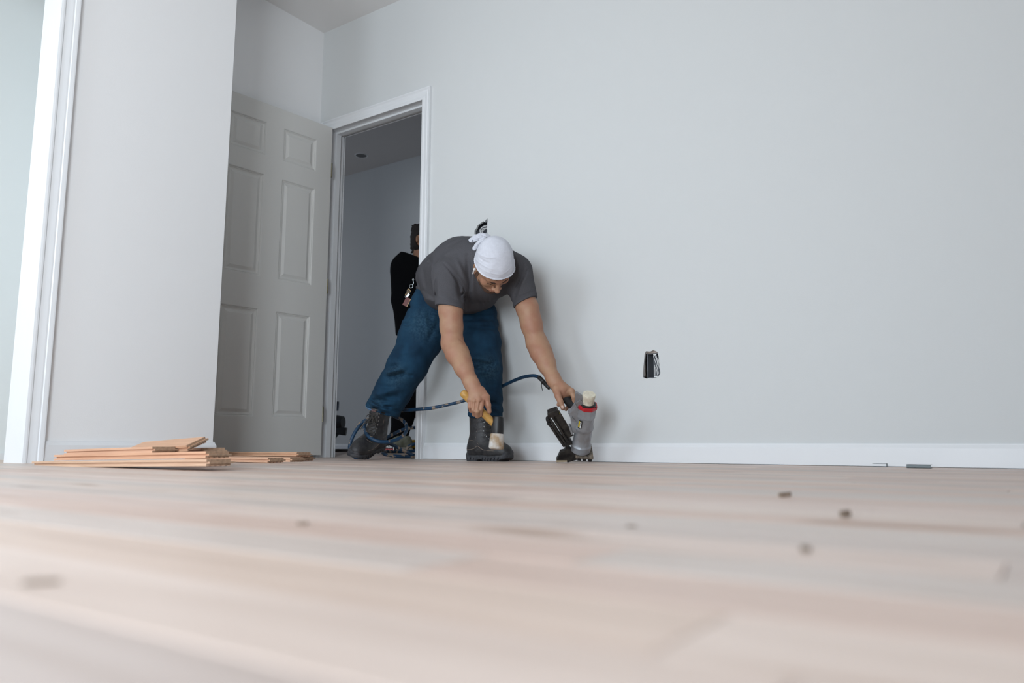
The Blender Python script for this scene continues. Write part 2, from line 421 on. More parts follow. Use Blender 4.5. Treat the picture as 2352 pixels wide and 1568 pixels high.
        s.F[q] -= (amp*np.exp(-r/wd**2)*(.15+.85*np.sin(np.pi*np.clip(t, .06, .94)))*np.clip(1.5-np.abs(Y-yc)/dy*1.5, 0, 1)).astype(np.float32); return s
    def cutcap(s, a, b, ra, rb, n, k, p=None):
        """capsule a-b cut flat at p (default b) with normal n, then blended in"""
        a = np.array(a, float); b = np.array(b, float); d = b-a; dd = d@d; R = max(ra, rb); n = np.array(n, float); n = n/np.linalg.norm(n); p = b if p is None else p
        def fn(X, Y, Z):
            t = np.clip(((X-a[0])*d[0]+(Y-a[1])*d[1]+(Z-a[2])*d[2])/dd, 0, 1.35).astype(np.float32)
            c = np.sqrt((X-a[0]-t*d[0])**2+(Y-a[1]-t*d[1])**2+(Z-a[2]-t*d[2])**2)-(ra+(rb-ra)*np.minimum(t, 1))
            return np.maximum(c, (X-p[0])*n[0]+(Y-p[1])*n[1]+(Z-p[2])*n[2]).astype(np.float32)
        return s.comb(fn, np.minimum(a, b)-R*1.3, np.maximum(a, b)+R*1.3, k)
    def plane(s, p, n, keep_neg=True, k=0):
        """cut away the side n points to"""
        n = np.array(n, float); n /= np.linalg.norm(n); X, Y, Z = s.ax[0][:, None, None], s.ax[1][None, :, None], s.ax[2][None, None, :]
        f = ((X-p[0])*n[0]+(Y-p[1])*n[1]+(Z-p[2])*n[2]).astype(np.float32); s.F = np.maximum(s.F, f); return s
    def mesh(s):
        F = s.F; ax = s.ax
        neg = F < 0
        n = [d-1 for d in F.shape]
        cnt = np.zeros(n, np.int8)
        for i in (0, 1):
            for j in (0, 1):
                for k in (0, 1): cnt += neg[i:i+n[0], j:j+n[1], k:k+n[2]]
        act = (cnt > 0) & (cnt < 8); idx = np.argwhere(act)
        vid = np.full(n, -1, np.int32); vid[tuple(idx.T)] = np.arange(len(idx))
        acc = np.zeros((len(idx), 3)); num = np.zeros(len(idx))
        cs = [(0,0,0),(1,0,0),(0,1,0),(1,1,0),(0,0,1),(1,0,1),(0,1,1),(1,1,1)]
        val = {c: F[tuple((idx+np.array(c)).T)].astype(float) for c in cs}
        for c in cs:
            for a in range(3):
                if c[a] == 0:
                    e = list(c); e[a] = 1; e = tuple(e); fa, fb = val[c], val[e]; m = (fa < 0) != (fb < 0)
                    t = np.where(m, fa/np.where(m, fa-fb, 1), 0)
                    p = np.array(c, float)[None]+np.eye(3)[a][None]*t[:, None]
                    acc[m] += p[m]; num[m] += 1
        V = (idx+acc/num[:, None])*s.h+np.array([a_[0] for a_ in ax])
        faces = []
        for a in range(3):
            b, c = (a+1) % 3, (a+2) % 3
            sl0 = [slice(None)]*3; sl1 = [slice(None)]*3; sl0[a] = slice(0, -1); sl1[a] = slice(1, None)
            ch = neg[tuple(sl0)] != neg[tuple(sl1)]
            for d in (b, c):
                z = [slice(None)]*3; z[d] = 0; ch[tuple(z)] = False; z[d] = -1; ch[tuple(z)] = False
            e = np.argwhere(ch)
            if not len(e): continue
            ob = np.eye(3, dtype=int)[b]; oc = np.eye(3, dtype=int)[c]
            g = lambda o_: vid[tuple((e-o_).T)]
            q = np.stack([g(ob+oc), g(oc), g(0*ob), g(ob)], 1)
            fl = ~neg[tuple(e.T)]
            q[fl] = q[fl][:, ::-1]
            faces.append(q)
        Q = np.concatenate(faces); Q = Q[(Q >= 0).all(1)]
        return V, Q
def nets(name, parts, m=None, parent=None, mats=None):
    """join meshed fields [(field, 4x4 or None)] into one smooth mesh"""
    VV = []; QQ = []; n = 0; MI = []
    for k, (fld, T) in enumerate(parts):
        V, Q = fld.mesh()
        if T is not None: T = np.array(T); V = V@T[:3, :3].T+T[:3, 3]
        VV.append(V); QQ.append(Q+n); n += len(V)
    V = np.concatenate(VV).astype(np.float32); Q = np.concatenate(QQ).astype(np.int32)
    me = bpy.data.meshes.new(name); me.vertices.add(len(V)); me.vertices.foreach_set('co', V.ravel())
    me.loops.add(Q.size); me.loops.foreach_set('vertex_index', Q.ravel())
    me.polygons.add(len(Q)); me.polygons.foreach_set('loop_start', np.arange(0, Q.size, 4, dtype=np.int32))
    me.update(calc_edges=True); me.validate(); me.shade_smooth()
    return mobj(name, me, m, parent)
def lerp(a, b, t): return np.array(a)*(1-t)+np.array(b)*t

MSK = mat('skin', (.40, .232, .142), .55, col2=(.36, .175, .11), vscale=18, bump=.25, bscale=500)
MSH = mat('grey_tshirt_cotton', (.086, .085, .094), .95, var=.10, vscale=260, bump=.5, bscale=420, spec=.15, fine=6)
MJE = mat('blue_denim', (.011, .046, .090), .9, col2=(.007, .027, .056), vscale=14, bump=.7, bscale=700, spec=.2, stretch=(1, 1, .35), fine=8)
MJL = mat('faded_denim_edge', (.10, .19, .32), .9, var=.5, vscale=120)
MBT = mat('black_leather', (.012, .012, .015), .5, col2=(.034, .033, .034), vscale=28, bump=.5, bscale=200)
MSO = mat('black_rubber_sole', (.022, .024, .030), .7, col2=(.055, .055, .06), vscale=45, bump=.4, bscale=120)
MLC = mat('boot_lace', (.05, .045, .04), .9, bump=.6, bscale=600)
MLP = mat('boot_piping', (.20, .16, .13), .9)
MWH = mat('white_headwrap_cotton', (.66, .68, .75), .95, var=.06, vscale=60, bump=.35, bscale=400, stretch=(1, 1, 3))
MHR = mat('dark_hair', (.018, .012, .010), .75, bump=1., bscale=500)
MBD = mat('dark_stubble', (.055, .030, .022), .9, col2=(.16, .085, .05), vscale=300, bump=1., bscale=600)
MLI = mat('lips', (.30, .115, .085), .5)
MBR = mat('brown_brow_hair', (.045, .024, .016), .85, bump=1., bscale=700)
MEB = mat('white_earbud', (.85, .85, .85), .25)
MNL = mat('fingernail', (.55, .36, .28), .3)
MBC = mat('black_cloth', (.004, .004, .005), .95, spec=.1)

# ================================================================= PERSON: WORKER BENDING OVER
def boot_fields(h=.004, lean=0., side=1):
    """boot in its own frame: x to the toe, z up, ankle over x=0"""
    U = Field((-.12, -.09, .02), (.25, .09, .30), h)
    tx = lean
    U.ell((-.040, 0, .062), (.046, .040, .058)); U.ell((.150, .004*side, .050), (.066, .049, .043), k=.03)
    U.cap((.115, .003*side, .060), (.02, 0, .105), .044, .050, k=.04); U.cap((-.02, 0, .06), (.10, 0, .05), .042, .045, k=.03)
    U.ecap((0, 0, .09), (tx, 0, .268), .062, .071, .80, (0, 1, 0), k=.03)
    U.ell((0, 0, .105), (.058, .046, .05), k=.02)
    for z, a in ((.118, -.0035), (.150, -.0025), (.19, -.002)): U.fold((-.02+tx*.3, -.06, z), (.06, -.03, z+.01), .008, a); U.fold((-.02, .06, z), (.06, .03, z+.01), .008, a)
    # toe-cap and heel-counter seams
    for s_ in (-1, 1):
        U.fold((.105, .055*s_, .045), (.118, .0, .105), .004, -.0022)
        U.fold((-.03, .042*s_, .10), (.02, .048*s_, .06), .0045, -.002); U.fold((.02, .05*s_, .06), (.075, .05*s_, .085), .0045, -.002)
    U.plane((0, 0, .262), (-.05, 0, 1)); U.plane((0, 0, .024), (0, 0, -1))
    U.ecap((tx, 0, .215), (tx, 0, .40), .062, .062, .8, (0, 1, 0), k=.004, op='sub')
    So = Field((-.12, -.09, -.01), (.25, .09, .085), h*.8)
    segs = [((-.046, 0), (-.02, 0), .040, .038), ((-.02, 0), (.06, -.002*side), .037, .037), ((.06, 0), (.12, .006*side), .040, .050), ((.12, .006*side), (.168, .008*side), .050, .046)]
    def foot(X, Y, Z, grow, z0, z1):
        d = None
        for a, b, ra, rb in segs:
            dx, dy = b[0]-a[0], b[1]-a[1]; t = np.clip(((X-a[0])*dx+(Y-a[1])*dy)/(dx*dx+dy*dy+1e-9), 0, 1)
            e = np.sqrt((X-a[0]-t*dx)**2+(Y-a[1]-t*dy)**2)-(ra+(rb-ra)*t)-grow
            d = e if d is None else np.minimum(d, e)
        d = d+0*Z; q = np.abs(Z-(z0+z1)/2)-(z1-z0)/2+0*d
        return (np.maximum(d, q)+.003*0).astype(np.float32)
    lo, hi = (-.1, -.06, 0), (.22, .07, .04)
    So.comb(lambda X, Y, Z: foot(X, Y, Z, .0, 0, .020), lo, hi, 0)
    So.comb(lambda X, Y, Z: foot(X, Y, Z, .003, .009, .031), lo, hi, .004)
    So.ell((.188, .008*side, .044), (.029, .040, .024), k=.010); So.ell((-.062, 0, .036), (.026, .036, .022), k=.010)
    So.ell((.030, 0, -.006), (.026, .09, .017), k=.004, op='sub')
    for i in range(13):
        x = -.080+i*.0225
        if .0 < x < .055: continue
        for s_ in (-1, 1):
            q_ = So.sl((x-.004, .030 if s_ > 0 else -.075, -.002), (x+.004, .075 if s_ > 0 else -.030, .020), 0); Xq, Yq, Zq = So.pts(q_)
            So.F[q_] = np.maximum(So.F[q_], .0035-np.sqrt((Xq-x-(Zq-.008)*.7)**2+(np.maximum(0, .036-np.abs(Yq)))**2*.5+0*Zq)).astype(np.float32)
    for z in (.034, .044, .054): So.fold((.222, -.030, z), (.222, .045, z), .0035, -.0032)
    So.plane((.15, 0, .0), (.28, 0, -1))
    return U, So
def boot(parent, M, lean, side, bow=True, sc=.9):
    U, So = boot_fields(h=.0034, lean=lean, side=side)
    b = nets('boot', [(U, None)], MBT, parent); b.matrix_local = M @ Matrix.Scale(sc, 4)
    s = nets('sole', [(So, None)], MSO, b)
    ax_ = U.ax
    def gx(y, z):      # front surface x at (y, z)
        j = int(round((y-ax_[1][0])/U.h)); k = int(round((z-ax_[2][0])/U.h)); col = U.F[:, j, k]; n_ = np.where(col < 0)[0]
        return float(ax_[0][n_[-1]])+U.h*.5 if len(n_) else 0.
    def gy(x, z, s_):  # side surface y at (x, z)
        i = int(round((x-ax_[0][0])/U.h)); k = int(round((z-ax_[2][0])/U.h)); col = U.F[i, :, k]; n_ = np.where(col < 0)[0]
        if not len(n_): return 0.
        return float(ax_[1][n_[-1] if s_ > 0 else n_[0]])+s_*U.h*.5
    def gz(x, y):
        i = int(round((x-ax_[0][0])/U.h)); j = int(round((y-ax_[1][0])/U.h)); col = U.F[i, j, :]; n_ = np.where(col < 0)[0]
        return float(ax_[2][n_[-1]])+U.h*.5 if len(n_) else 0.
    # tongue
    # lace rows: three over the instep, six up the shaft
    rows_ = [('z', .112), ('z', .100), ('z', .088), ('z', .076)][1:]
    P_ = []
    for x in (.108, .092, .076):
        P_.append([Vector((x-abs(y)*.10, y, gz(x-abs(y)*.10, y)+.0015)) for y in (-.026, -.013, 0, .013, .026)])
    for z in (.130, .152, .174, .196, .218, .238):
        P_.append([Vector((gx(y, z+abs(y)*.15)+.0015, y, z+abs(y)*.15)) for y in (-.030, -.015, 0, .015, .030)])
    mb = MB()
    for i, r_ in enumerate(P_):
        mb.tube(spline(r_, 3), .0023, 6)
        if i+1 < len(P_):
            n_ = P_[i+1]
            mb.tube(spline([r_[0], (r_[1]+n_[1]*.5+r_[1]*0+r_[2]*.5)/2+Vector((.002, 0, .001)), (r_[2]+n_[2])/2+Vector((.003, 0, .001)), (n_[3]+n_[4])/2+Vector((.001, 0, 0))], 4), .0021, 6)
    k = P_[-2][2]+Vector((.005, 0, .006))
    if bow:
        for s_ in (-1, 1):
            mb.tube(spline([k, k+Vector((.008, .018*s_, .006)), k+Vector((.010, .034*s_, -.014)), k+Vector((.010, .024*s_, -.044)), k+Vector((.008, .008*s_, -.022)), k], 6), .0023, 6)
            mb.tube(spline([k, k+Vector((.010, .022*s_, -.026)), k+Vector((.014, .040*s_, -.060)), k+Vector((.020, .052*s_, -.090))], 5), .0021, 6)
        mb.lathe([(0, -.006), (.006, -.002), (.006, .002), (0, .006)], 8, Matrix.Translation(k), cap=False)
    else:
        for a in (0, .4): mb.tube(spline([k, k+Vector((.016, .010+a*.01, .004)), k+Vector((.040+a*.02, .004, -.016+a*.01)), k+Vector((.058+a*.035, 0, -.040+a*.012))], 5), .0021, 6)
    mb.build('laces', MLC, b, smooth=True, fix=True)
    for r_ in P_:
        for q_ in (0, 4):
            MB().lathe([(.0040, -.0018), (.0052, 0), (.0040, .002)], 8, Matrix.Translation(r_[q_]) @ Matrix.Rotation(PI/2, 4, 'Y')).build('eyelet', MST, b, smooth=True)
    # tongue padding above the collar and stitched seams
    mb = MB(); zt = .268
    for y in (-.024, -.012, 0, .012, .024): pass
    tg = Field((-.02, -.05, .20), (.12, .05, .30), .0035); tx_ = gx(0, .24)
    tg.ecap((tx_-.012, 0, .215), (tx_-.008, 0, .236), .032, .030, .30, (1, 0, .1), k=.01); nets('tongue', [(tg, None)], MBT, b)
    pp = MB()
    for s_ in (-1, 1):
        pp.tube(spline([Vector((x, gy(x, z, s_)+s_*.0004, z)) for x, z in ((-.075, .064), (-.05, .060), (-.02, .060), (.01, .066), (.035, .078), (.060, .064), (.09, .056), (.12, .055), (.15, .054))], 5), .0014, 5)
        pp.tube(spline([Vector((x, gy(x, z, s_)+s_*.0004, z)) for x, z in ((-.060, .090), (-.035, .104), (-.005, .108), (.025, .098), (.045, .084))], 5), .0011, 5)
        pp.tube(spline([Vector((x, gy(x, z, s_)+s_*.0004, z)) for x, z in ((-.035, .12), (-.033, .16), (-.03, .20), (-.028, .24))], 5), .0010, 5)
        pp.tube(spline([Vector((x, gy(x, z, s_)+s_*.0004, z)) for x, z in ((.020, .12), (.022, .16), (.026, .20), (.028, .24))], 5), .0010, 5)
    pp.tube(spline([Vector((x, y, gz(x, y)+.0004)) for x, y in ((.112, -.042), (.124, -.030), (.130, 0), (.124, .030), (.112, .042))], 5), .0014, 5)
    o = pp.build('piping', MLP, b, smooth=True); o['kind'] = 'stuff'
    if bow:
        mb = MB(); mb.box((-.0012, -.014, -.0055), (.0012, .014, .0055), Matrix.Translation((tx_+.0045, .0, .254)) @ Matrix.Rotation(-.08, 4, 'Y')); mb.build('tongue_label', mat('tongue_label_fabric', (.20, .10, .09), .8, col2=(.02, .02, .02), vscale=500), b)
    return b
def axes(p, x, z):
    """matrix with origin p, local x along x, local z near z"""
    x = Vector(x).normalized(); z = Vector(z); y = z.cross(x).normalized(); z = x.cross(y)
    M = Matrix((x, y, z)).transposed().to_4x4(); M.translation = Vector(p); return M

P1 = empty('person', ORG, YAW)
tag(P1, 'man in white headwrap, grey t-shirt and blue jeans bent over holding mallet and nailer', 'person')
# --- joints
rsh, lsh = L(1030, 634, 3.42), L(1188, 622, 3.50)
rel, lel = L(1038, 790, 3.41), L(1232, 788, 3.47)
rwr, lwr = L(1085, 884, 3.28), L(1273, 874, 3.38)
def arms():
    out = []
    # right arm (towards the left of the frame)
    A = Field(np.minimum(np.minimum(rsh, rel), rwr)-.09, np.maximum(np.maximum(rsh, rel), rwr)+np.array([.09, .09, .02]), .0026)
    A.F[:] = .05
    hand_r = [L(1093, 905, 3.265)]
    A.lo = A.lo
    A = Field((min(rsh[0], rel[0])-.08, rwr[1]-.10, L(1090, 975, 3.25)[2]), (L(1140, 900, 3.25)[0], rsh[1]+.09, rsh[2]+.05), .0024)
    A.chain([rsh, lerp(rsh, rel, .35), lerp(rsh, rel, .5), lerp(rsh, rel, .75), rel], [.038, .044, .050, .0465, .0445], k=.02)
    A.cap(lerp(rsh, rel, .56)+np.array([.008, -.012, 0]), lerp(rsh, rel, .78)+np.array([.010, -.010, 0]), .038, .034, k=.03)
    f = lambda t: lerp(rel, rwr, t)
    A.chain([rel, f(.25), f(.6), f(.88), rwr], [.045, .0465, .038, .029, .0275], k=.02)
    A.cap(rel+np.array([.006, 0, .012]), f(.4)+np.array([.012, 0, 0]), .036, .032, k=.03)
    A.fold(L(1052, 772, 3.36), L(1064, 785, 3.37), .006, -.003)
    A.fold(L(1060, 806, 3.34), L(1070, 840, 3.30), .008, .0025)
    # back of the hand
    B = rwr; D0 = 3.262
    A.ecap(B, L(1097, 912, D0), .029, .036, .62, (0, 1, .35), k=.02)
    mcp = [L(1111, 913, D0-.005), L(1100, 919, D0-.015), L(1089, 921, D0-.012), L(1079, 918, D0-.002)]   # index..little
    pip = [L(1104, 938, D0-.018), L(1096, 944, D0-.022), L(1088, 941, D0-.018), L(1079, 934, D0-.008)]
    dip = [L(1103, 952, D0+.004), L(1097, 955, D0+.004), L(1089, 951, D0+.006), L(1082, 943, D0+.010)]
    tip = [L(1106, 948, D0+.032), L(1100, 948, D0+.034), L(1092, 943, D0+.036), L(1085, 935, D0+.036)]
    rr = [.0105, .0108, .0102, .0092]
    for i in range(4):
        A.cap(lerp(B, mcp[i], .25), mcp[i], .013, rr[i]*1.15, k=.012)
        A.chain([mcp[i], pip[i], dip[i], tip[i]], [rr[i]*1.12, rr[i], rr[i]*.92, rr[i]*.82], k=.0035)
        A.ell(mcp[i]+np.array([0, -.004, .001]), (rr[i]*1.12,)*3, k=.006)
    for i in range(3):
        A.fold(lerp(lerp(mcp[i], mcp[i+1], .5), B, .05)+np.array([0, -.012, 0]), lerp(pip[i], pip[i+1], .5)+np.array([0, -.010, 0]), .0035, -.0040)
    th = [L(1105, 897, D0+.008), L(1117, 912, D0-.002), L(1121, 930, D0-.006), L(1124, 945, D0+.0)]
    A.chain(th, [.019, .0145, .0115, .0095], k=.008)
    A.fold(L(1112, 915, D0-.012), L(1115, 935, D0-.014), .0035, -.006)
    # left arm
    Bf = Field((lsh[0]-.085, lwr[1]-.12, L(1300, 955, 3.36)[2]), (L(1335, 900, 3.34)[0], lsh[1]+.09, lsh[2]+.05), .0024)
    Bf.chain([lsh, lerp(lsh, lel, .35), lerp(lsh, lel, .5), lerp(lsh, lel, .75), lel], [.036, .042, .048, .045, .043], k=.02)
    Bf.cap(lerp(lsh, lel, .56)+np.array([.005, -.012, 0]), lerp(lsh, lel, .8)+np.array([.0, -.010, 0]), .038, .034, k=.03)
    g = lambda t: lerp(lel, lwr, t)
    Bf.chain([lel, g(.25), g(.6), g(.9), lwr], [.044, .045, .037, .028, .0262], k=.02)
    Bf.cap(lel+np.array([.01, 0, 0]), g(.45)+np.array([.008, 0, 0]), .034, .030, k=.03)
    Bf.fold(L(1222, 776, 3.41), L(1240, 764, 3.41), .006, -.0025)
    W_ = lwr; D1 = 3.355
    Bf.ecap(W_, L(1293, 900, D1), .028, .034, .66, (-.3, 1, .5), k=.02)
    Bf.ecap(L(1288, 893, D1+.01), L(1308, 902, D1+.012), .024, .020, .8, (-.2, .3, 1), k=.015)
    # thumb in front of the grip, nail visible
    Bf.chain([L(1278, 893, D1-.005), L(1282, 910, D1-.030), L(1287, 922, D1-.040), L(1293, 937, D1-.042)], [.020, .0135, .0118, .0100], k=.008)
    mcp = [L(1313, 899, D1-.004), L(1314, 902, D1+.020), L(1310, 904, D1+.042), L(1303, 906, D1+.058)]
    pip = [L(1318, 912, D1-.012), L(1323, 918, D1+.018), L(1320, 922, D1+.045), L(1311, 924, D1+.062)]
    tip = [L(1319, 924, D1-.006), L(1314, 936, D1+.022), L(1308, 939, D1+.045), L(1300, 940, D1+.060)]
    rr = [.0108, .0108, .0100, .0090]
    for i in range(4):
        Bf.cap(lerp(W_, mcp[i], .35), mcp[i], .014, rr[i]*1.15, k=.012)
        Bf.chain([mcp[i], pip[i], tip[i]], [rr[i]*1.1, rr[i], rr[i]*.85], k=.004)
        Bf.ell(mcp[i]+np.array([0, -.002, .003]), (rr[i]*1.15,)*3, k=.006)
    Bf.chain([L(1303, 906, D1+.05), L(1290, 922, D1+.03), L(1283, 929, D1+.0)], [.010, .010, .009], k=.004)
    Bf.fold(L(1299, 906, D1-.025), L(1303, 896, D1-.02), .004, -.005)
    return [(A, None), (Bf, None)]
# --- head
hc = L(1133, 609.5, 3.345)
th_, ro_, nod = math.radians(15), math.radians(15), math.radians(13)
U0 = np.array([math.sin(ro_), -math.cos(nod)*math.cos(ro_), math.sin(nod)*math.cos(ro_)])
F0 = np.array([0, -math.sin(nod), -math.cos(nod)]); F0 -= U0*(F0@U0); F0 /= np.linalg.norm(F0)
Lf = np.cross(U0, F0)                      # subject's left when F forward, U up -> cross(U,F)
Lf /= np.linalg.norm(Lf)
Fh = F0*math.cos(th_)+Lf*math.sin(th_); Lh = np.cross(U0, Fh)
HM = np.eye(4); HM[:3, 0] = -Lh*.99; HM[:3, 1] = Fh*.95; HM[:3, 2] = U0*1.0; HM[:3, 3] = hc      # x = subject's right, y = face, z = crown
HMI = np.linalg.inv(HM)
def toh(p): return (HMI@np.append(np.array(p), 1))[:3]
def cranium(Fd, g=0., k=.02):
    Fd.ell((0, -.012, .030), (.0785+g, .097+g, .084+g), k=k)
    Fd.ell((0, .026, .026), (.073+g, .064+g, .062+g), k=k)
def face_field(h=.0018, g=0.):
    Hd = Field((-.105, -.16, -.17), (.105, .14, .14), h)
    cranium(Hd, g)
    Hd.ell((0, .030, -.045), (.058+g, .056+g, .070+g), k=.03)
    Hd.ell((0, -.02, -.03), (.062+g, .062+g, .06+g), k=.03)
    for s_ in (-1, 1):
        Hd.cap((.060*s_, -.002, -.055), (.020*s_, .062, -.102), .017+g, .018+g, k=.025)
        Hd.ell((.043*s_, .058, -.030), (.024+g, .024+g, .022+g), k=.02)
        Hd.cap((.040*s_, .074, .016), (.010*s_, .086, .012), .010+g, .011+g, k=.015)
    Hd.ell((0, .076, -.103), (.021+g, .016+g, .016+g), k=.02)
    Hd.ell((0, .076, -.068), (.028+g, .020+g, .026+g), k=.02)
    return Hd
def head():
    Hd = face_field()
    for s_ in (-1, 1):
        Hd.ell((.031*s_, .096, -.004), (.016, .012, .010), k=.014, op='sub')
        Hd.ell((.031*s_, .071, -.005), (.0150, .0150, .0125), k=.004)
        Hd.fold((.017*s_, .088, -.010), (.044*s_, .081, -.008), .0022, -.0016)
        Hd.ell((.0145*s_, .100, -.037), (.0090, .0105, .0078), k=.006)
        Hd.ell((.008*s_, .105, -.045), (.0035, .005, .003), k=.003, op='sub')
        Hd.fold((.018*s_, .096, -.042), (.030*s_, .084, -.066), .004, -.0018)
    Hd.cap((0, .087, .006), (0, .115, -.032), .0075, .0098, k=.012)
    Hd.ell((0, .116, -.034), (.0115, .0105, .0095), k=.006)
    Hd.cap((-.017, .091, -.0655), (.017, .091, -.0655), .0055, .0055, k=.005); Hd.cap((-.006, .097, -.064), (.006, .097, -.064), .0055, k=.005)
    Hd.cap((-.013, .090, -.0755), (.013, .090, -.0755), .0066, .0066, k=.005)
    Hd.fold((-.024, .095, -.0705), (.024, .095, -.0705), .0024, -.0026)
    Hd.fold((0, .105, -.054), (0, .102, -.059), .003, -.0012)
    for s_ in (-1, 1):      # ears
        c = (.0765*s_, -.008, -.018); R = np.array([[math.cos(.35), -s_*math.sin(.35)*-1, 0], [s_*-math.sin(.35), math.cos(.35), 0], [0, 0, 1]])
        Hd.ell(c, (.0065, .0175, .031), R, k=.004)
        Hd.ell((.082*s_, -.006, -.014), (.005, .010, .019), R, k=.004, op='sub')
        Hd.ell((.0755*s_, .006, -.022), (.0045, .0045, .0065), k=.003)
    n0 = toh(L(1098, 618, 3.53))
    Hd.cap((0, -.045, -.045), n0, .056, .064, k=.03)
    return Hd
HEADM = Matrix([list(r) for r in HM])
core = Field(L(940, 700, 3.9)-np.array([.1, .25, .75]), L(1220, 560, 3.4)+np.array([.1, .55, .1]), .012)
hipR, hipL = L(1003, 712, 3.90), L(1100, 722, 3.84)
core.cap(L(1040, 655, 3.86), L(1105, 625, 3.52), .085, .085, k=.05)
core.cap(rsh, lsh, .035, .035, k=.04)
kneeR, ankR = L(935, 838, 3.84), L(880, 935, 3.93)
kneeL, ankL = L(1106, 835, 3.72), L(1114, 945, 3.72)
core.chain([hipR, kneeR, ankR], [.07, .045, .035], k=.03); core.chain([hipL, kneeL, ankL], [.07, .045, .035], k=.03)
core.cap(hipR, hipL, .07, .06, k=.04)
BODY = nets('body', arms()+[(head(), HM), (core, None)], MSK, P1)
# face pieces
def headpart(name, fld, m):
    o = nets(name, [(fld, None)], m, P1); o.matrix_local = HEADM; return o
def wrap_field():
    W = Field((-.11, -.145, -.07), (.11, .12, .16), .0018)
    cranium(W, .0065, .02)
    W.ell((0, -.035, .075), (.066, .068, .052), k=.03)
    rim = []
    for t in np.linspace(0, 2*PI, 41)[:-1]:
        for r_ in np.arange(.05, .13, .001):
            p = (r_*math.sin(t), -.005+r_*math.cos(t)); z = .046+.34*(p[1]-.08)
            i, j, k_ = [int(round((c-W.ax[q][0])/W.h)) for q, c in enumerate((p[0], p[1], z))]
            if W.F[min(i, W.F.shape[0]-1), min(j, W.F.shape[1]-1), k_] > -.0005: break
        rim.append(r_)
    hit = []
    for ln, am, wd in (([(1091, 575), (1097, 580), (1106, 586.5), (1116, 590.5), (1128, 592), (1136, 591)], .0026, .0036), ([(1089, 590), (1094, 596), (1103, 604), (1113, 611), (1124, 616), (1134, 618.5)], .0026, .0032), ([(1093, 603), (1103, 614), (1116, 623), (1132, 628), (1150, 630)], .0016, .0026),
                       ([(1180, 574), (1172, 577), (1162, 577.5)], .0026, .003), ([(1092, 568), (1100, 557), (1112, 550)], .0025, .003), ([(1176, 610), (1166, 622), (1152, 630)], .0016, .003), ([(1100, 590), (1112, 600), (1126, 606)], -.0014, .006)):
        P_ = []
        for u, v in ln:
            for D in np.arange(3.12, 3.45, .002):
                q = toh(L(u, v, D)); ii = [int(round((q[a]-W.ax[a][0])/W.h)) for a in range(3)]
                if all(0 <= ii[a] < W.F.shape[a] for a in range(3)) and W.F[tuple(ii)] < 0: P_.append(q); break
        for a, b in zip(P_[:-1], P_[1:]):
            if np.linalg.norm(a-b) < .06: W.fold(a, b, wd, am*1.5)
    TT = np.linspace(0, 2*PI, 41)[:-1]; rim = np.array(rim); rim = sum(np.roll(rim, q) for q in (-2, -1, 0, 1, 2))/5+.0005
    rim = [(r_*math.sin(t), -.005+r_*math.cos(t), .046+.34*(-.005+r_*math.cos(t)-.08)+.002) for r_, t in zip(rim, TT)]
    W.plane((0, .08, .046), (0, .34, -1))
    for a, b in zip(rim, rim[1:]+rim[:1]): W.cap(a, b, .0030, k=.003)
    # rolled hem and folds
    random.seed(11)
    for a, b, wd, am in (((.081, .02, .02), (.03, .088, .052), .0035, .003), ((.083, -.03, .03), (.045, .06, .078), .004, .003), ((-.083, -.02, .03), (-.04, .06, .07), .004, .0028),
                         ((.078, -.05, .06), (.0, .04, .105), .005, .0025), ((-.07, -.05, .07), (.0, .0, .115), .005, .002), ((.080, .005, .008), (.0, .096, .041), .003, .0028), ((-.080, .005, .008), (.0, .096, .041), .003, .0028),
                         ((.06, -.06, .06), (.02, .02, .11), .006, -.003), ((-.083, .0, .045), (-.078, .02, .06), .004, .005)):
        W.fold(a, b, wd, am)
    q = np.sin((W.ax[0][:, None, None]*90+W.ax[2][None, None, :]*60))*np.sin(W.ax[1][None, :, None]*70+W.ax[2][None, None, :]*35)*.0009
    W.F += q.astype(np.float32)
    cr = Field((-.11, -.145, -.07), (.11, .12, .16), .0018)
    cranium(cr, .0015, .02); 
    W.F = np.maximum(W.F, -cr.F)
    return W
wrap = headpart('headwrap', wrap_field(), MWH)
# loose knotted tail behind the head
T_ = Field(L(1060, 600, 3.40)-np.array([0, .05, .0]), L(1125, 528, 3.40)+np.array([0, .11, 0]), .0022)
def sheet(pts, r, th=.18):
    for a, b in zip(pts[:-1], pts[1:]):
        T_.ecap(L(*a), L(*b), r, r*.9, th, (.5, -.6, .6), k=.006)
sheet([(1116, 545, 3.41), (1104, 543, 3.43), (1092, 547, 3.43), (1078, 556, 3.43)], .017, .13); sheet([(1104, 546, 3.41), (1090, 554, 3.42), (1075, 556.5, 3.42)], .010, .16)
sheet([(1112, 553, 3.37), (1098, 562, 3.385), (1089, 576, 3.40), (1086, 588, 3.41)], .018, .12); sheet([(1104, 553, 3.38), (1091, 567, 3.40), (1082, 582, 3.41), (1076, 593, 3.41)], .010, .16)
sheet([(1112, 560, 3.36), (1104, 572, 3.37), (1094, 586, 3.39)], .012, .16)
T_.cap(L(1106, 553, 3.385), L(1098, 556, 3.38), .010, .009, k=.008)
T_.ecap(L(1087, 586, 3.42), L(1088, 600, 3.44), .009, .009, .3, (.5, -.6, .3), k=.004); T_.ecap(L(1088, 600, 3.44), L(1090, 616, 3.45), .009, .006, .3, (.5, -.6, .3), k=.004)
for (u0, v0), (u1, v1), am in (((1116, 546), (1080, 552), .004), ((1116, 550), (1084, 562), -.005), ((1108, 556), (1082, 578), .004), ((1112, 558), (1084, 586), -.005), ((1112, 563), (1090, 588), .004), ((1106, 548), (1090, 552), -.004)):
    T_.press(L(u0, v0, 3.39), L(u1, v1, 3.41), .0035, am, .08)
T_.ell(L(1081, 556.5, 3.42), (.0035, .03, .0035), k=.001, op='sub')
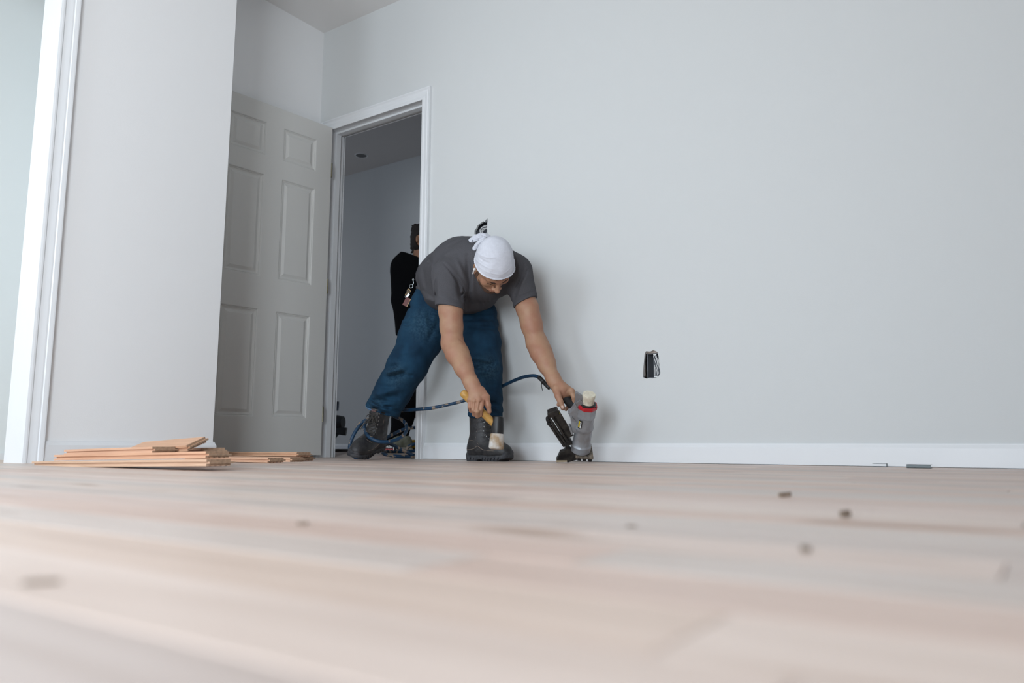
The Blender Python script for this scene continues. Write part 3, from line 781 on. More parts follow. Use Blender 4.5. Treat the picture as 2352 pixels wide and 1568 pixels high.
nets('knot_tail', [(T_, None)], MWH, wrap).matrix_local = Matrix([list(r) for r in HMI])
bd = face_field(g=.0016)
bd.plane((0, .040, -.058), (0, .15, 1))
bd.plane((0, .012, 0), (0, -1, -.35))
bd.ell((0, .10, -.070), (.024, .03, .0165), k=.006, op='sub'); 
for s_ in (-1, 1): bd.ell((.044*s_, .085, -.045), (.030, .05, .030), k=.01, op='sub')
inn = face_field(); bd.F = np.maximum(bd.F, -inn.F-.001)
headpart('beard', bd, MBD)
sb = face_field(g=.0018); sb.plane((0, 0, .03), (0, 0, 1)); sb.plane((0, 0, -.075), (0, 0, -1)); sb.plane((0, .022, 0), (0, 1, .0)); sb.plane((0, .006, 0), (0, -1, 0))
headpart('sideburns', sb, MBD)
for s_ in (-1, 1):
    eb = Field((-.06, .05, -.01), (.06, .11, .04), .0016)
    eb.chain([(.012*s_, .0965, .0125), (.024*s_, .0945, .0165), (.040*s_, .0865, .0175), (.054*s_, .073, .0120)], [.0026, .0034, .0030, .0016], k=.002)
    headpart('eyebrow', eb, MBR)
for s_ in (-1, 1):
    el = Field((-.06, .05, -.03), (.06, .11, .02), .0012)
    el.chain([(.019*s_, .0855, -.0105), (.031*s_, .0862, -.0125), (.045*s_, .079, -.0095)], [.0014, .0018, .0014], k=.001)
    headpart('eyelash', el, MHR)
hf = Field((-.06, .05, .01), (.06, .12, .07), .0016)
for x, dz in ((-.024, .002), (-.016, 0), (-.012, .004), (-.003, .005), (.010, .003), (.016, .006)): hf.cap((x, .088, .046), (x+.004, .096, .035+dz), .0030, .0010, k=.002)
headpart('hair', hf, MHR)
lp = Field((-.04, .07, -.09), (.04, .12, -.05), .0012)
lp.cap((-.016, .0925, -.0660), (.016, .0925, -.0660), .0046, k=.002); lp.cap((-.005, .0985, -.0650), (.005, .0985, -.0650), .0046, k=.003)
lp.cap((-.012, .0915, -.0752), (.012, .0915, -.0752), .0060, k=.002)
headpart('lips', lp, MLI)
mb = MB(); mb.lathe([(0, -.006), (.006, -.004), (.0065, 0), (.005, .005), (0, .007)], 12, Matrix.Translation((.0845, .000, -.016)) @ Matrix.Rotation(PI/2, 4, 'Y'))
mb.tube([(.0865, .002, -.018), (.088, .006, -.030), (.0875, .009, -.043)], [.0034, .0033, .003], 8)
o = mb.build('earbud', MEB, P1, smooth=True); o.matrix_local = HEADM
# thumb nail
o = MB().lathe([(0, .0016), (.004, .0013), (.0062, 0), (.0055, -.001)], 12).build('fingernail', MNL, P1, smooth=True)
tn = L(1292, 935, 3.299); o.matrix_local = axes(tn, (.45, 0, -1), (-.25, -1, .1)) @ Matrix.Diagonal((1.3, 1, 1, 1))
# --- t-shirt
WN = np.array([math.sin(YAW), math.cos(YAW), 0.])
def shirt():
    lo = np.array([L(935, 700, 3.95)[0], L(1000, 700, 3.22)[1], L(1050, 730, 3.4)[2]]); hi = np.array([L(1245, 600, 3.4)[0], L(1000, 700, 4.08)[1], L(1050, 520, 3.4)[2]+.02])
    T = Field(lo, hi, .0027)
    waist, mid, ch = L(1012, 652, 3.90), L(1050, 640, 3.72), L(1098, 628, 3.52)
    axl = lsh-rsh; axl /= np.linalg.norm(axl)
    vert = np.array([.18, .25, 1.])
    T.ecap(L(1030, 655, 3.90), L(1058, 640, 3.72), .172, .172, .74, vert, k=.05)
    T.ecap(L(1050, 640, 3.76), L(1098, 624, 3.54), .180, .172, .78, vert, k=.06)
    T.ell(L(1070, 606, 3.60), (.140, .15, .112), k=.08)        # rounded upper back
    T.ell(L(1120, 612, 3.55), (.16, .10, .10), k=.06)
    T.ell(L(1058, 684, 3.76), (.165, .15, .070), k=.06)          # cloth hanging under the belly
    T.cap(lerp(rsh, lsh, .1)+np.array([0, .05, .0]), lerp(rsh, lsh, .95)+np.array([0, .04, 0]), .078, .070, k=.05)
    # sleeves
    sr = lerp(rsh, rel, .47); sl_ = lerp(lsh, lel, .44)
    T.cutcap(rsh+np.array([-.004, .01, .005]), sr+np.array([-.001, 0, 0]), .076, .064, (rel-rsh)+np.array([-.07, .0, 0]), .035)
    T.cutcap(lsh+np.array([.0, .01, 0]), sl_+np.array([0, 0, 0]), .068, .059, (lel-lsh)+np.array([.08, 0, 0]), .035)
    for p, d, r_ in ((rsh, rel-rsh, .0565), (lsh, lel-lsh, .0535)):
        T.cap(p+d*.60, p+d*.85, r_*1.0, r_*.98, k=.003, op='sub')
    F_ = [((1003, 640), (1000, 690), 3.40, .008, -.006), ((1052, 640), (1060, 695), 3.42, .009, -.010), ((1020, 610), (1066, 672), 3.37, .007, .004), ((1034, 622), (1062, 668), 3.37, .006, -.006),
          ((1050, 600), (1072, 650), 3.42, .010, .006), ((1075, 590), (1080, 660), 3.42, .010, -.010), ((1084, 600), (1086, 700), 3.44, .012, .006), ((1100, 680), (1110, 705), 3.45, .008, -.006), ((1122, 678), (1134, 700), 3.45, .008, .006),
          ((1150, 680), (1120, 702), 3.5, .008, -.005), ((1205, 612), (1180, 690), 3.44, .008, -.008), ((1214, 628), (1190, 672), 3.43, .007, .005), ((1188, 590), (1192, 640), 3.44, .008, .006), ((1180, 690), (1225, 668), 3.44, .006, -.004),
          ((965, 612), (1000, 590), 3.72, .012, -.004), ((985, 600), (1020, 640), 3.68, .012, -.004), ((1000, 590), (995, 660), 3.62, .012, .005), ((975, 620), (985, 680), 3.75, .012, -.005), ((960, 640), (965, 665), 3.8, .008, -.006),
          ((1020, 566), (1062, 552), 3.6, .010, .005), ((1030, 580), (1070, 560), 3.55, .010, -.005), ((1008, 600), (1060, 584), 3.52, .012, .004), ((952, 640), (958, 658), 3.86, .006, -.007), ((948, 632), (975, 618), 3.88, .008, .005),
          ((1010, 670), (1050, 690), 3.37, .005, -.003), ((1012, 682), (1048, 698), 3.37, .005, .003), ((1062, 705), (1100, 702), 3.55, .008, .005), ((1005, 700), (975, 684), 3.7, .008, .006)]
    for a, b, D, wd, am in F_:
        # push the fold line onto the surface: search along the sight direction
        pa, pb = np.array(L(*a, D)), np.array(L(*b, D))
        T.press(pa, pb, wd*1.1, am*1.25, .3)
    for pl_, D, wd, am in (([(1017, 602), (1038, 627), (1056, 646), (1064, 656), (1065, 663), (1057, 675)], 3.36, .0042, -.0065), ([(1022, 600), (1044, 625), (1062, 646)], 3.37, .006, .004),
                           ([(1081, 606), (1080, 640), (1077, 669), (1070, 690)], 3.42, .0045, -.009), ([(1213, 613), (1203, 634), (1192, 650), (1179, 664)], 3.43, .0042, -.008), ([(1179, 674), (1190, 680), (1203, 680), (1214, 675)], 3.45, .0042, -.002),
                           ([(1003, 640), (1000, 662), (1001, 685)], 3.40, .005, -.007), ([(960, 655), (985, 678), (1002, 690)], 3.72, .006, -.004), ([(1110, 680), (1106, 705)], 3.48, .005, -.006), ([(1122, 676), (1125, 700)], 3.48, .005, -.005), ([(1182, 580), (1189, 600), (1196, 622)], 3.44, .006, .007),
                           ([(1012, 680), (1040, 692), (1055, 693)], 3.36, .004, -.0015), ([(1008, 672), (1030, 684), (1052, 682)], 3.36, .004, -.0012), ([(988, 600), (1000, 620), (996, 650)], 3.6, .006, -.004), ([(975, 625), (978, 655)], 3.7, .006, -.004)):
        for a, b in zip(pl_[:-1], pl_[1:]): T.press(L(*a, D), L(*b, D), wd*1.15, am*.62, .3)
    T.plane((WN*(-ORG.y-.008)), WN)
    return T
SHIRT = shirt()
nets('tshirt', [(SHIRT, None)], MSH, P1)
# --- jeans
def jeans():
    lo = np.array([L(830, 700, 4.1)[0], L(1000, 700, 3.60)[1], L(870, 972, 3.95)[2]]); hi = np.array([L(1170, 700, 3.8)[0], L(1000, 700, 4.10)[1], L(1000, 640, 3.9)[2]])
    J = Field(lo, hi, .0034)
    J.ell(L(1008, 690, 3.92), (.128, .12, .12), k=.05); J.ell(L(1075, 712, 3.88), (.130, .12, .11), k=.06); J.ell(L(1035, 690, 3.93), (.15, .12, .11), k=.05)
    J.chain([L(992, 715, 3.90), L(970, 770, 3.87), L(937, 838, 3.84), L(905, 895, 3.89)], [.118, .110, .094, .088], k=.04)
    pR, pL = L(879, 942, 3.93), L(1115, 957, 3.73); dR = L(880, 948, 3.94)-L(905, 895, 3.89)
    J.cutcap(L(910, 886, 3.88), pR, .086, .090, (-.045, .03, -.13), .03)
    J.chain([L(1098, 735, 3.84), L(1104, 790, 3.77), L(1109, 840, 3.73), L(1113, 900, 3.73)], [.100, .092, .086, .079], k=.04)
    J.cutcap(L(1112, 885, 3.73), pL, .080, .083, (0, 0, -1), .03)
    random.seed(5)
    F_ = [((885, 858), (930, 850), 3.76, .012, .008), ((892, 846), (925, 842), 3.76, .010, -.008), ((896, 872), (940, 852), 3.77, .014, -.007), ((905, 800), (960, 790), 3.77, .018, -.004), ((925, 750), (990, 742), 3.79, .014, -.005), ((930, 738), (1000, 730), 3.79, .014, .004),
          ((870, 905), (925, 895), 3.8, .012, .006), ((858, 918), (905, 925), 3.84, .008, -.010), ((850, 930), (900, 940), 3.86, .008, .009), ((856, 940), (915, 935), 3.87, .007, -.009), ((880, 918), (930, 905), 3.83, .010, -.006), ((940, 820), (975, 800), 3.78, .014, .006), ((915, 830), (960, 825), 3.77, .012, -.006),
          ((1078, 820), (1140, 835), 3.64, .012, .008), ((1080, 840), (1145, 845), 3.64, .010, -.008), ((1080, 860), (1148, 855), 3.64, .012, .007), ((1085, 790), (1140, 800), 3.68, .014, -.004), ((1078, 750), (1140, 742), 3.72, .014, .005), ((1070, 735), (1140, 728), 3.74, .012, -.006), ((1070, 758), (1140, 760), 3.72, .012, -.006),
          ((1100, 925), (1152, 935), 3.66, .008, -.012), ((1095, 934), (1154, 944), 3.66, .008, .014), ((1100, 946), (1152, 950), 3.66, .007, -.012), ((1078, 940), (1110, 950), 3.65, .007, .008), ((1105, 910), (1150, 918), 3.66, .010, .007), ((1110, 880), (1148, 890), 3.65, .012, -.005),
          ((1020, 710), (1090, 722), 3.80, .012, -.006), ((1000, 760), (1060, 740), 3.80, .014, -.006), ((975, 700), (985, 770), 3.78, .008, .003)]
    for a, b, D, wd, am in F_: J.press(L(*a, D+.06), L(*b, D+.06), wd*1.35, am*1.9, .2)
    for pl_, D, wd, am in (([(893, 866), (905, 866), (922, 862), (936, 856)], 3.76, .007, -.011), ([(892, 858), (912, 856), (930, 852)], 3.76, .008, .009), ([(926, 861), (940, 864), (956, 866)], 3.78, .006, -.008), ([(868, 886), (888, 890), (910, 892)], 3.80, .008, -.008),
                           ([(855, 918), (870, 926), (884, 933), (905, 940), (920, 945)], 3.85, .007, -.013), ([(848, 927), (860, 936), (874, 944), (897, 952)], 3.86, .006, -.012), ([(852, 922), (866, 931), (880, 939), (900, 946)], 3.85, .006, .011), ([(893, 909), (908, 914), (926, 917)], 3.84, .008, -.009), ([(862, 905), (885, 908), (905, 903)], 3.82, .008, .008),
                           ([(1085, 832), (1102, 835), (1122, 839), (1147, 831)], 3.65, .007, -.010), ([(1090, 846), (1104, 847), (1124, 855), (1149, 857)], 3.65, .007, -.011), ([(1092, 840), (1112, 844), (1130, 848), (1148, 845)], 3.65, .008, .008), ([(1126, 926), (1141, 937), (1154, 944)], 3.66, .006, -.015), ([(1105, 930), (1124, 937), (1142, 948)], 3.66, .006, -.012),
                           ([(1076, 946), (1090, 950), (1104, 948)], 3.66, .006, -.009), ([(1118, 915), (1135, 922), (1152, 930)], 3.66, .008, .010), ([(1090, 900), (1112, 905), (1140, 900)], 3.66, .009, -.007), ([(930, 700), (955, 708), (985, 706)], 3.80, .008, -.009), ([(945, 728), (970, 735), (1000, 738)], 3.80, .010, -.008), ([(925, 745), (950, 752)], 3.79, .008, -.007),
                           ([(1065, 722), (1095, 728), (1135, 724)], 3.78, .008, -.010), ([(1068, 738), (1100, 744), (1138, 736)], 3.76, .008, -.009), ([(1072, 752), (1105, 756), (1140, 758)], 3.74, .009, -.008), ([(1010, 735), (1000, 760), (985, 790)], 3.78, .010, -.008), ([(905, 815), (925, 822), (950, 818)], 3.77, .008, -.007)):
        for a, b in zip(pl_[:-1], pl_[1:]): J.press(L(*a, D+.06), L(*b, D+.06), wd*1.25, am*.95, .2)
    J.cap(L(1126, 930, 3.675), L(1147, 936, 3.72), .019, .017, k=.010); J.cap(L(1120, 948, 3.665), L(1147, 952, 3.71), .016, .016, k=.010); J.cap(L(1082, 950, 3.67), L(1100, 953, 3.66), .016, .014, k=.01)
    for k_, (c_, dz, r_) in enumerate(((pL, .030, .072), (pL, .052, .070), (pL, .075, .066))):
        a_ = c_+np.array([.05, -.05, dz+.006*(-1)**k_]); b_ = c_+np.array([-.04, -.06, dz-.004]); J.press(a_, b_, .011, .013*(-1)**k_, .12)
        a_ = c_+np.array([.05, -.05, dz]); J.cap(c_+np.array([.045, .02, dz]), c_+np.array([.050, -.045, dz+.005*(-1)**k_]), .026, .024, k=.02) if k_ != 1 else None
    X, Y, Z = J.ax[0][:, None, None], J.ax[1][None, :, None], J.ax[2][None, None, :]
    J.F += (np.sin(X*61+Z*23+np.sin(Z*31)*1.5)*np.sin(Z*74+Y*41+X*19)*.0016).astype(np.float32)
    J.cap(pR+dR*.45, pR+dR*1.1, .062, .066, k=.003, op='sub'); J.cap(pL+np.array([0, 0, .005]), pL-np.array([0, 0, .12]), .062, .070, k=.003, op='sub')
    J.plane((WN*(-ORG.y-.008)), WN)
    return J
def wear(m, spots, col):
    nt = m.node_tree; N_ = nt.nodes.new; Lk = nt.links; b = nt.nodes['Principled BSDF']; src = b.inputs['Base Color'].links[0].from_socket
    tc = N_('ShaderNodeTexCoord'); acc = None
    for c, r_ in spots:
        d = N_('ShaderNodeVectorMath'); d.operation = 'DISTANCE'; Lk.new(tc.outputs['Object'], d.inputs[0]); d.inputs[1].default_value = tuple(c)
        m1 = N_('ShaderNodeMapRange'); m1.inputs[1].default_value = r_; m1.inputs[2].default_value = r_*.2; m1.interpolation_type = 'SMOOTHSTEP'; Lk.new(d.outputs['Value'], m1.inputs[0])
        if acc is None: acc = m1.outputs[0]
        else: a = N_('ShaderNodeMath'); a.operation = 'MAXIMUM'; Lk.new(acc, a.inputs[0]); Lk.new(m1.outputs[0], a.inputs[1]); acc = a.outputs[0]
    nz = N_('ShaderNodeTexNoise'); nz.inputs['Scale'].default_value = 110; nz.inputs['Detail'].default_value = 6; Lk.new(tc.outputs['Object'], nz.inputs[0])
    m2 = N_('ShaderNodeMapRange'); m2.inputs[1].default_value = .35; m2.inputs[2].default_value = .7; Lk.new(nz.outputs[0], m2.inputs[0])
    mu = N_('ShaderNodeMath'); mu.operation = 'MULTIPLY'; Lk.new(acc, mu.inputs[0]); Lk.new(m2.outputs[0], mu.inputs[1])
    mx = N_('ShaderNodeMix'); mx.data_type = 'RGBA'; Lk.new(mu.outputs[0], mx.inputs[0]); Lk.new(src, mx.inputs[6]); mx.inputs[7].default_value = (*col, 1); Lk.new(mx.outputs[2], b.inputs['Base Color'])
wear(MJE, [(L(905, 862, 3.75), .10), (L(1122, 846, 3.64), .10), (L(975, 745, 3.78), .13), (L(868, 925, 3.86), .06)], (.030, .076, .120))
J_ = jeans(); jo = nets('jeans', [(J_, None)], MJE, P1)
# frayed pale hems follow the cuff rims
def rim(name, c, n, r, fl, rad):
    n = Vector(n).normalized(); x = n.orthogonal().normalized(); y = n.cross(x)
    mb = MB(); mb.tube([Vector(c)+x*(r*math.cos(t))+y*(r*math.sin(t)*fl)+n*(.003*math.sin(t*5)) for t in np.linspace(0, 2*PI, 33)[:-1]], rad, 6, closed=True)
    mb.build(name, MJL, jo, smooth=True)
# --- boots
bl = L(1103, 1056, 3.72); bl[2] = 0.
boot(P1, axes(bl, (.72, -.69, 0), (0, 0, 1)), .004, 1, bow=False, sc=.90)
br = L(857, 1052, 3.97); br[2] = .040
boot(P1, axes(br, (-.36, -.90, -.21), (.31, .05, 1)), -.004, -1, sc=.90)
mb = MB(); mb.tube(spline([L(841, 930, 3.90), L(842.5, 935, 3.885), L(847, 938.5, 3.865), L(853, 941, 3.855), L(860, 944, 3.85)], 5), [.0045+.0012*math.sin(i*2.3) for i in range(21)], 6); mb.build('frayed_hem', MJL, P1, smooth=True)
# ================================================================= DOOR
HD = -.0210; DA = .1084
dp = empty('panel_door', (-.7354, HD, 0), 0)
tag(dp, 'white six-panel door swung open in the alcove', 'door')
dp.rotation_euler.z = -PI/2-DA      # local x runs from the hinge towards the latch side
DWD, DT0, DT1, DTH = .782, .014, 2.036, .035
def door_mesh():
    cols = [(.110, .338), (.452, .677)]; rows = [(.226, .830), (1.016, 1.614), (1.725, 1.926)]
    mb = MB(); Q = lambda a, b, y0, y1: mb.box((a[0], y0, a[1]), (b[0], y1, b[1]))
    # stiles and rails as one slab with openings
    xs = [0, .110, .338, .452, .677, DWD]; zs = [DT0, .226, .830, 1.016, 1.614, 1.725, 1.926, DT1]
    for i in range(5):
        for j in range(7):
            if i in (1, 3) and j in (1, 3, 5): continue
            mb.box((xs[i], -DTH, zs[j]), (xs[i+1], 0, zs[j+1]))
    return mb, cols, rows
mb, cols, rows = door_mesh()
# the slab lies behind the face seen from the room (face at local y=0, slab to -y)
bm = bmesh.new(); me0 = mb.mesh('slab'); bm.from_mesh(me0); bmesh.ops.remove_doubles(bm, verts=bm.verts, dist=1e-5)
import collections
ct = collections.Counter(); fs = {}
for f in bm.faces:
    k_ = tuple(sorted(v.index for v in f.verts)); ct[k_] += 1; fs.setdefault(k_, []).append(f)
bmesh.ops.delete(bm, geom=[f for k_, l in fs.items() if len(l) > 1 for f in l], context='FACES_ONLY')
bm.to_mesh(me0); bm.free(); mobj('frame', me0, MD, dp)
for c in cols:
    for r_ in rows:
        prof = [(0, 0), (.003, -.001), (.007, -.006), (.010, -.0045), (.013, -.0075), (.020, -.0095), (.024, -.0095), (.040, -.003), (.043, -.003)]
        v = []; f = []
        for w_, d in prof: v += [(c[0]+w_, d, r_[0]+w_), (c[1]-w_, d, r_[0]+w_), (c[1]-w_, d, r_[1]-w_), (c[0]+w_, d, r_[1]-w_)]
        for j in range(len(prof)-1):
            for k in range(4): f.append((j*4+k, j*4+(k+1) % 4, (j+1)*4+(k+1) % 4, (j+1)*4+k))
        n = len(prof)-1; f.append((n*4, n*4+1, n*4+2, n*4+3))
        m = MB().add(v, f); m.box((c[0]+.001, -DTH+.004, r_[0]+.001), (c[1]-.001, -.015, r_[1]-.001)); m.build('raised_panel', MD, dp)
for z in (.255, 1.03, 1.765):
    m = MB(); m.lathe([(.006, -.045), (.006, .045)], 10, Matrix.Translation((-.006, -.004, z))); m.box((-.010, -.002, z-.040), (.0, -.0005, z+.040)); m.box((-.0015, -.030, z-.044), (-.0002, .0, z+.044))
    h = m.build('hinge', MHG, dp)
    for dz in (-.028, 0, .028):
        MB().lathe([(.0035, 0), (.002, .0012)], 8, Matrix.Translation((-.001, -.012, z+dz)) @ Matrix.Rotation(-PI/2, 4, 'Y')).build('screw', MST, h)
# ================================================================= OUTLET BOXES IN THE HOLES
def wires(parent, c, r, n, yd, seed, vertical=False):
    random.seed(seed); m = MB()
    for i in range(n):
        ph = random.random()*6; rr = r*random.uniform(.55, 1); cx = c[0]+random.uniform(-.2, .2)*r; cz = c[1]+random.uniform(-.2, .2)*r
        pts = []
        for k in range(15):
            a = ph+k*.42; sx = rr*(.5 if vertical else 1); sz = rr*(1.3 if vertical else 1)
            pts.append((cx+sx*math.cos(a)+(.004*math.sin(k*1.3+ph)), yd+.008*math.sin(a*1.5+ph)+i*.0012, cz+sz*math.sin(a)))
        m.tube(spline(pts, 3), .0013, 5)
    return m.build('wire', MWR, parent, smooth=True)
bx = empty('outlet_box', (1.378, .03, .433)); tag(bx, 'dark electrical box in the torn wall hole right of the nailer', 'electrical box')
def obox(parent, x0, x1, z0, z1, y0=.016, y1=.075):
    o = parent.location; t = .0025; m = MB(); B = lambda a, b: m.box((a[0]-o.x, a[1]-o.y, a[2]-o.z), (b[0]-o.x, b[1]-o.y, b[2]-o.z))
    B((x0, y1, z0), (x1, y1+t, z1)); B((x0, y0, z0), (x0+t, y1, z1)); B((x1-t, y0, z0), (x1, y1, z1)); B((x0, y0, z1-t), (x1, y1, z1)); B((x0, y0, z0), (x1, y1, z0+t))
    return m.build('box', MBX, parent)
obox(bx, 1.352, 1.414, .374, .484)
MB().box((.004, -.014, .042), (.018, -.011, .052)).build('screw_tab', MWR, bx); MB().box((.006, -.014, -.058), (.022, -.011, -.050)).build('screw_tab', MWR, bx)
m = MB()
for a, b in (((.006, .044), (.030, -.018)), ((.000, .040), (.024, -.040)), ((.012, .044), (.020, .0)), ((.004, .0), (.006, -.048)), ((.010, -.012), (.018, -.046)), ((.020, .030), (.026, .005))):
    m.tube(spline([(a[0], -.004, a[1]), ((a[0]+b[0])/2+.004, -.010, (a[1]+b[1])/2), (b[0], -.006, b[1])], 5), .0016, 6)
m.build('wire', MWR, bx, smooth=True)
m = MB(); m.box((-.030, -.016, .052), (.024, -.0125, .064)); m.box((-.040, -.016, -.05), (-.036, -.0125, .045)); m.build('torn_paper', MGY, bx)
bx2 = empty('outlet_box', (.425, .03, 1.205)); tag(bx2, 'dark electrical box with coiled white wires in the hole above the headwrap', 'electrical box')
obox(bx2, .372, .470, 1.145, 1.262)
wires(bx2, (.004, -.014), .036, 8, -.006, 3)
bx3 = empty('outlet_box', (-2.84, 2.03, .45)); tag(bx3, 'grey electrical box in the hallway wall beyond the door', 'electrical box')
obox(bx3, -2.90, -2.79, .398, .497, 2.003, 2.06)
pl = empty('downlight', (pot[0], pot[1], HH)); tag(pl, 'round recessed downlight without lamp in the dim hallway ceiling', 'ceiling light')
MB().lathe([(.051, 0), (.050, .09), (.02, .10)], 24, cap=True).build('can', mat('downlight_can', (.16, .16, .16), .4, metal=.6), pl)
MB().lathe([(.050, -.002), (.060, -.003), (.062, 0), (.051, .002)], 24, cap=False).build('ring', MT, pl)
MB().tube([(-.03, 0, .05), (-.01, .01, .03), (.02, -.01, .035), (.032, .0, .06)], .008, 6).build('socket_bracket', MT, pl)
# ================================================================= MALLET
MWD = wood('mallet_handle_wood', (.62, .34, .09), (.50, .26, .06), (1, 1, 1), .45, scale=(3, 40, 40))
MML = mat('mallet_white_rubber', (.62, .60, .57), .55, col2=(.36, .25, .15), vscale=26, fine=3)
ma = empty('mallet', ORG, YAW); tag(ma, 'flooring mallet with wooden handle, black band and white head held over boot', 'mallet')
h0, h1 = L(1060, 899, 3.262), L(1143, 981, 3.295)
o = MB().tube([lerp(h0, h1, t) for t in (0, .01, .04, .12, .3, .55, .8, 1)], [.006, .013, .0160, .0168, .0160, .0155, .0160, .0155], 16).build('handle', MWD, ma, smooth=True)
hb = L(1140, 1032, 3.285); ht = L(1144, 956, 3.290); axm = axes(hb, (1, 0, 0), ht-hb); axm = Matrix.Translation(Vector(hb)) @ Vector(ht-hb).to_track_quat('Z', 'Y').to_matrix().to_4x4(); hl = np.linalg.norm(ht-hb)
o = MB().lathe([(.022, 0), (.0295, .003), (.0325, .010), (.0315, .03), (.0285, .063), (.026, .066)], 28).build('rubber_face', MML, ma, smooth=True); o.matrix_local = axm
o = MB().lathe([(.026, .064), (.0265, .066), (.0262, .10), (.0245, hl-.012), (.023, hl-.003), (.018, hl)], 28).build('steel_head', MBK, ma, smooth=True); o.matrix_local = axm
# ================================================================= FLOORING NAILER
MAL = mat('cast_aluminium', (.34, .365, .40), .38, metal=.4, col2=(.24, .235, .24), vscale=18, bump=.2, bscale=120, fine=5)
MRD = mat('red_plastic', (.42, .012, .02), .35)
MPL2 = mat('cream_plunger', (.74, .70, .56), .6, col2=(.58, .51, .40), vscale=75, fine=6)
MWN = mat('worn_black_steel', (.014, .013, .013), .42, metal=.3, col2=(.05, .045, .04), vscale=40)
MTN = mat('dusty_foot_plate', (.25, .20, .15), .7, col2=(.05, .045, .04), vscale=60)
MGP = mat('black_rubber_grip', (.013, .013, .014), .8, bump=.3, bscale=300)
na = empty('flooring_nailer', ORG, YAW); tag(na, 'silver flooring nailer with red cap and cream plunger held at the wall', 'nailer')
B0 = L(1333, 1034, 3.390); T0 = L(1350.5, 922, 3.245)
ea = (T0-B0)/np.linalg.norm(T0-B0); NL = float(np.linalg.norm(T0-B0))
es = np.array([-1, 0, 0.]); es -= ea*(es@ea); es /= np.linalg.norm(es); en = np.cross(ea, es)      # es: towards the magazine, en: third axis
if en[1] > 0: en = -en                                                                             # en faces the open room
NM = Matrix((Vector(es), Vector(en), Vector(ea))).transposed().to_4x4(); NM.translation = Vector(B0)
R3 = lambda v: np.array([v.dot(RTV), v.dot(AWAY), v.z])
def N(u, v, off=0.):
    """(p, q): coordinates towards es and along ea of the sight line's hit with the plane at en = off"""
    o_ = R3(CAM-ORG); d_ = R3(at(u, v, 1.)-CAM); t = ((B0+en*off-o_)@en)/(d_@en); P = o_+d_*t-B0
    return float(P@es), float(P@ea)
def np_(name, mb, m, smooth=False, bevel=0, parent=None):
    o = mb.build(name, m, parent or na, smooth=smooth, bevel=bevel)
    if parent is None: o.matrix_local = NM
    return o
k = NL/.255
np_('cylinder', MB().lathe([(.038, 0), (.043, .004), (.0435, .030*k), (.0445, .034*k), (.0410, .040*k), (.0385, .045*k), (.0375, .105*k), (.0365, .112*k), (.0410, .120*k), (.0415, .130*k), (.0372, .142*k), (.0365, .19*k)], 32), MAL, True)
hexp = [(.041*math.cos(PI/8+q*PI/4), .041*math.sin(PI/8+q*PI/4)) for q in range(8)]
np_('head_housing', MB().prism(hexp, .180*k, .228*k), MAL, False, .004)
hexq = [(.0435*math.cos(PI/8+q*PI/4), .0435*math.sin(PI/8+q*PI/4)) for q in range(8)]
cap_ = np_('cap', MB().prism(hexq, .226*k, .243*k), MRD, False, .003)
for q in range(4):
    a = PI/8+q*PI/2+.6; MB().lathe([(.005, 0), (.005, .006), (.003, .0065)], 10, Matrix.Translation((.036*math.cos(a), .036*math.sin(a), .240*k))).build('bolt', MBK, cap_, True)
np_('cap_gasket', MB().lathe([(.034, .240*k), (.034, .247*k), (.028, .249*k)], 24), MBK, True)
np_('plunger', MB().lathe([(.0262, .240*k), (.0262, .274*k), (.0274, .277*k), (.0278, .290*k), (.0262, .2935*k), (.0, .2935*k)], 28), MPL2, True)
# web between body and grip
def poly(pts, off=0): return [N(u, v, off) for u, v in pts]
def slab(name, pts, w0, w1, m, bevel=.002):
    P = poly(pts); mb = MB(); n = len(P)
    v = [(p, w0, q) for p, q in P]+[(p, w1, q) for p, q in P]
    mb.add(v, [tuple(range(n)), tuple(range(n, 2*n))[::-1]]+[(i, (i+1) % n, n+(i+1) % n, n+i) for i in range(n)])
    return np_(name, mb, m, False, bevel)
slab('web', [(1304, 944), (1311, 941), (1318, 932), (1321, 922), (1332, 914), (1345, 925), (1338, 990), (1313, 990), (1309.5, 955)], -.016, .016, MAL)
slab('trigger_guard', [(1321, 902), (1324, 899.5), (1338, 909), (1338, 916), (1326, 924), (1321, 917)], -.008, .008, MAL, .001)
slab('web_rib', [(1309.5, 952), (1313, 951), (1325, 965), (1323, 968)], .014, .020, MAL, .001)
slab('web_rib', [(1317, 922), (1320, 920), (1329, 935), (1326, 938)], .014, .020, MAL, .001)
slab('web_rib', [(1306, 976), (1310, 975), (1316, 990), (1312, 992)], -.01, .022, MAL, .001)
# grip
g0 = L(1322, 938, 3.355); g1 = L(1288, 903, 3.372); gm = MB().tube([lerp(g0, g1, t) for t in (0, .1, .3, .6, .85, 1)], [.019, .0215, .0205, .019, .0195, .017], 16).build('grip', MGP, na, smooth=True)
gs = lerp(g0, g1, -.05); o = MB().tube([lerp(g0, g1, 1.0), lerp(g0, g1, 1.25), L(1268, 891, 3.392)], [.013, .011, .0085], 12).build('air_fitting', MST, na, smooth=True)
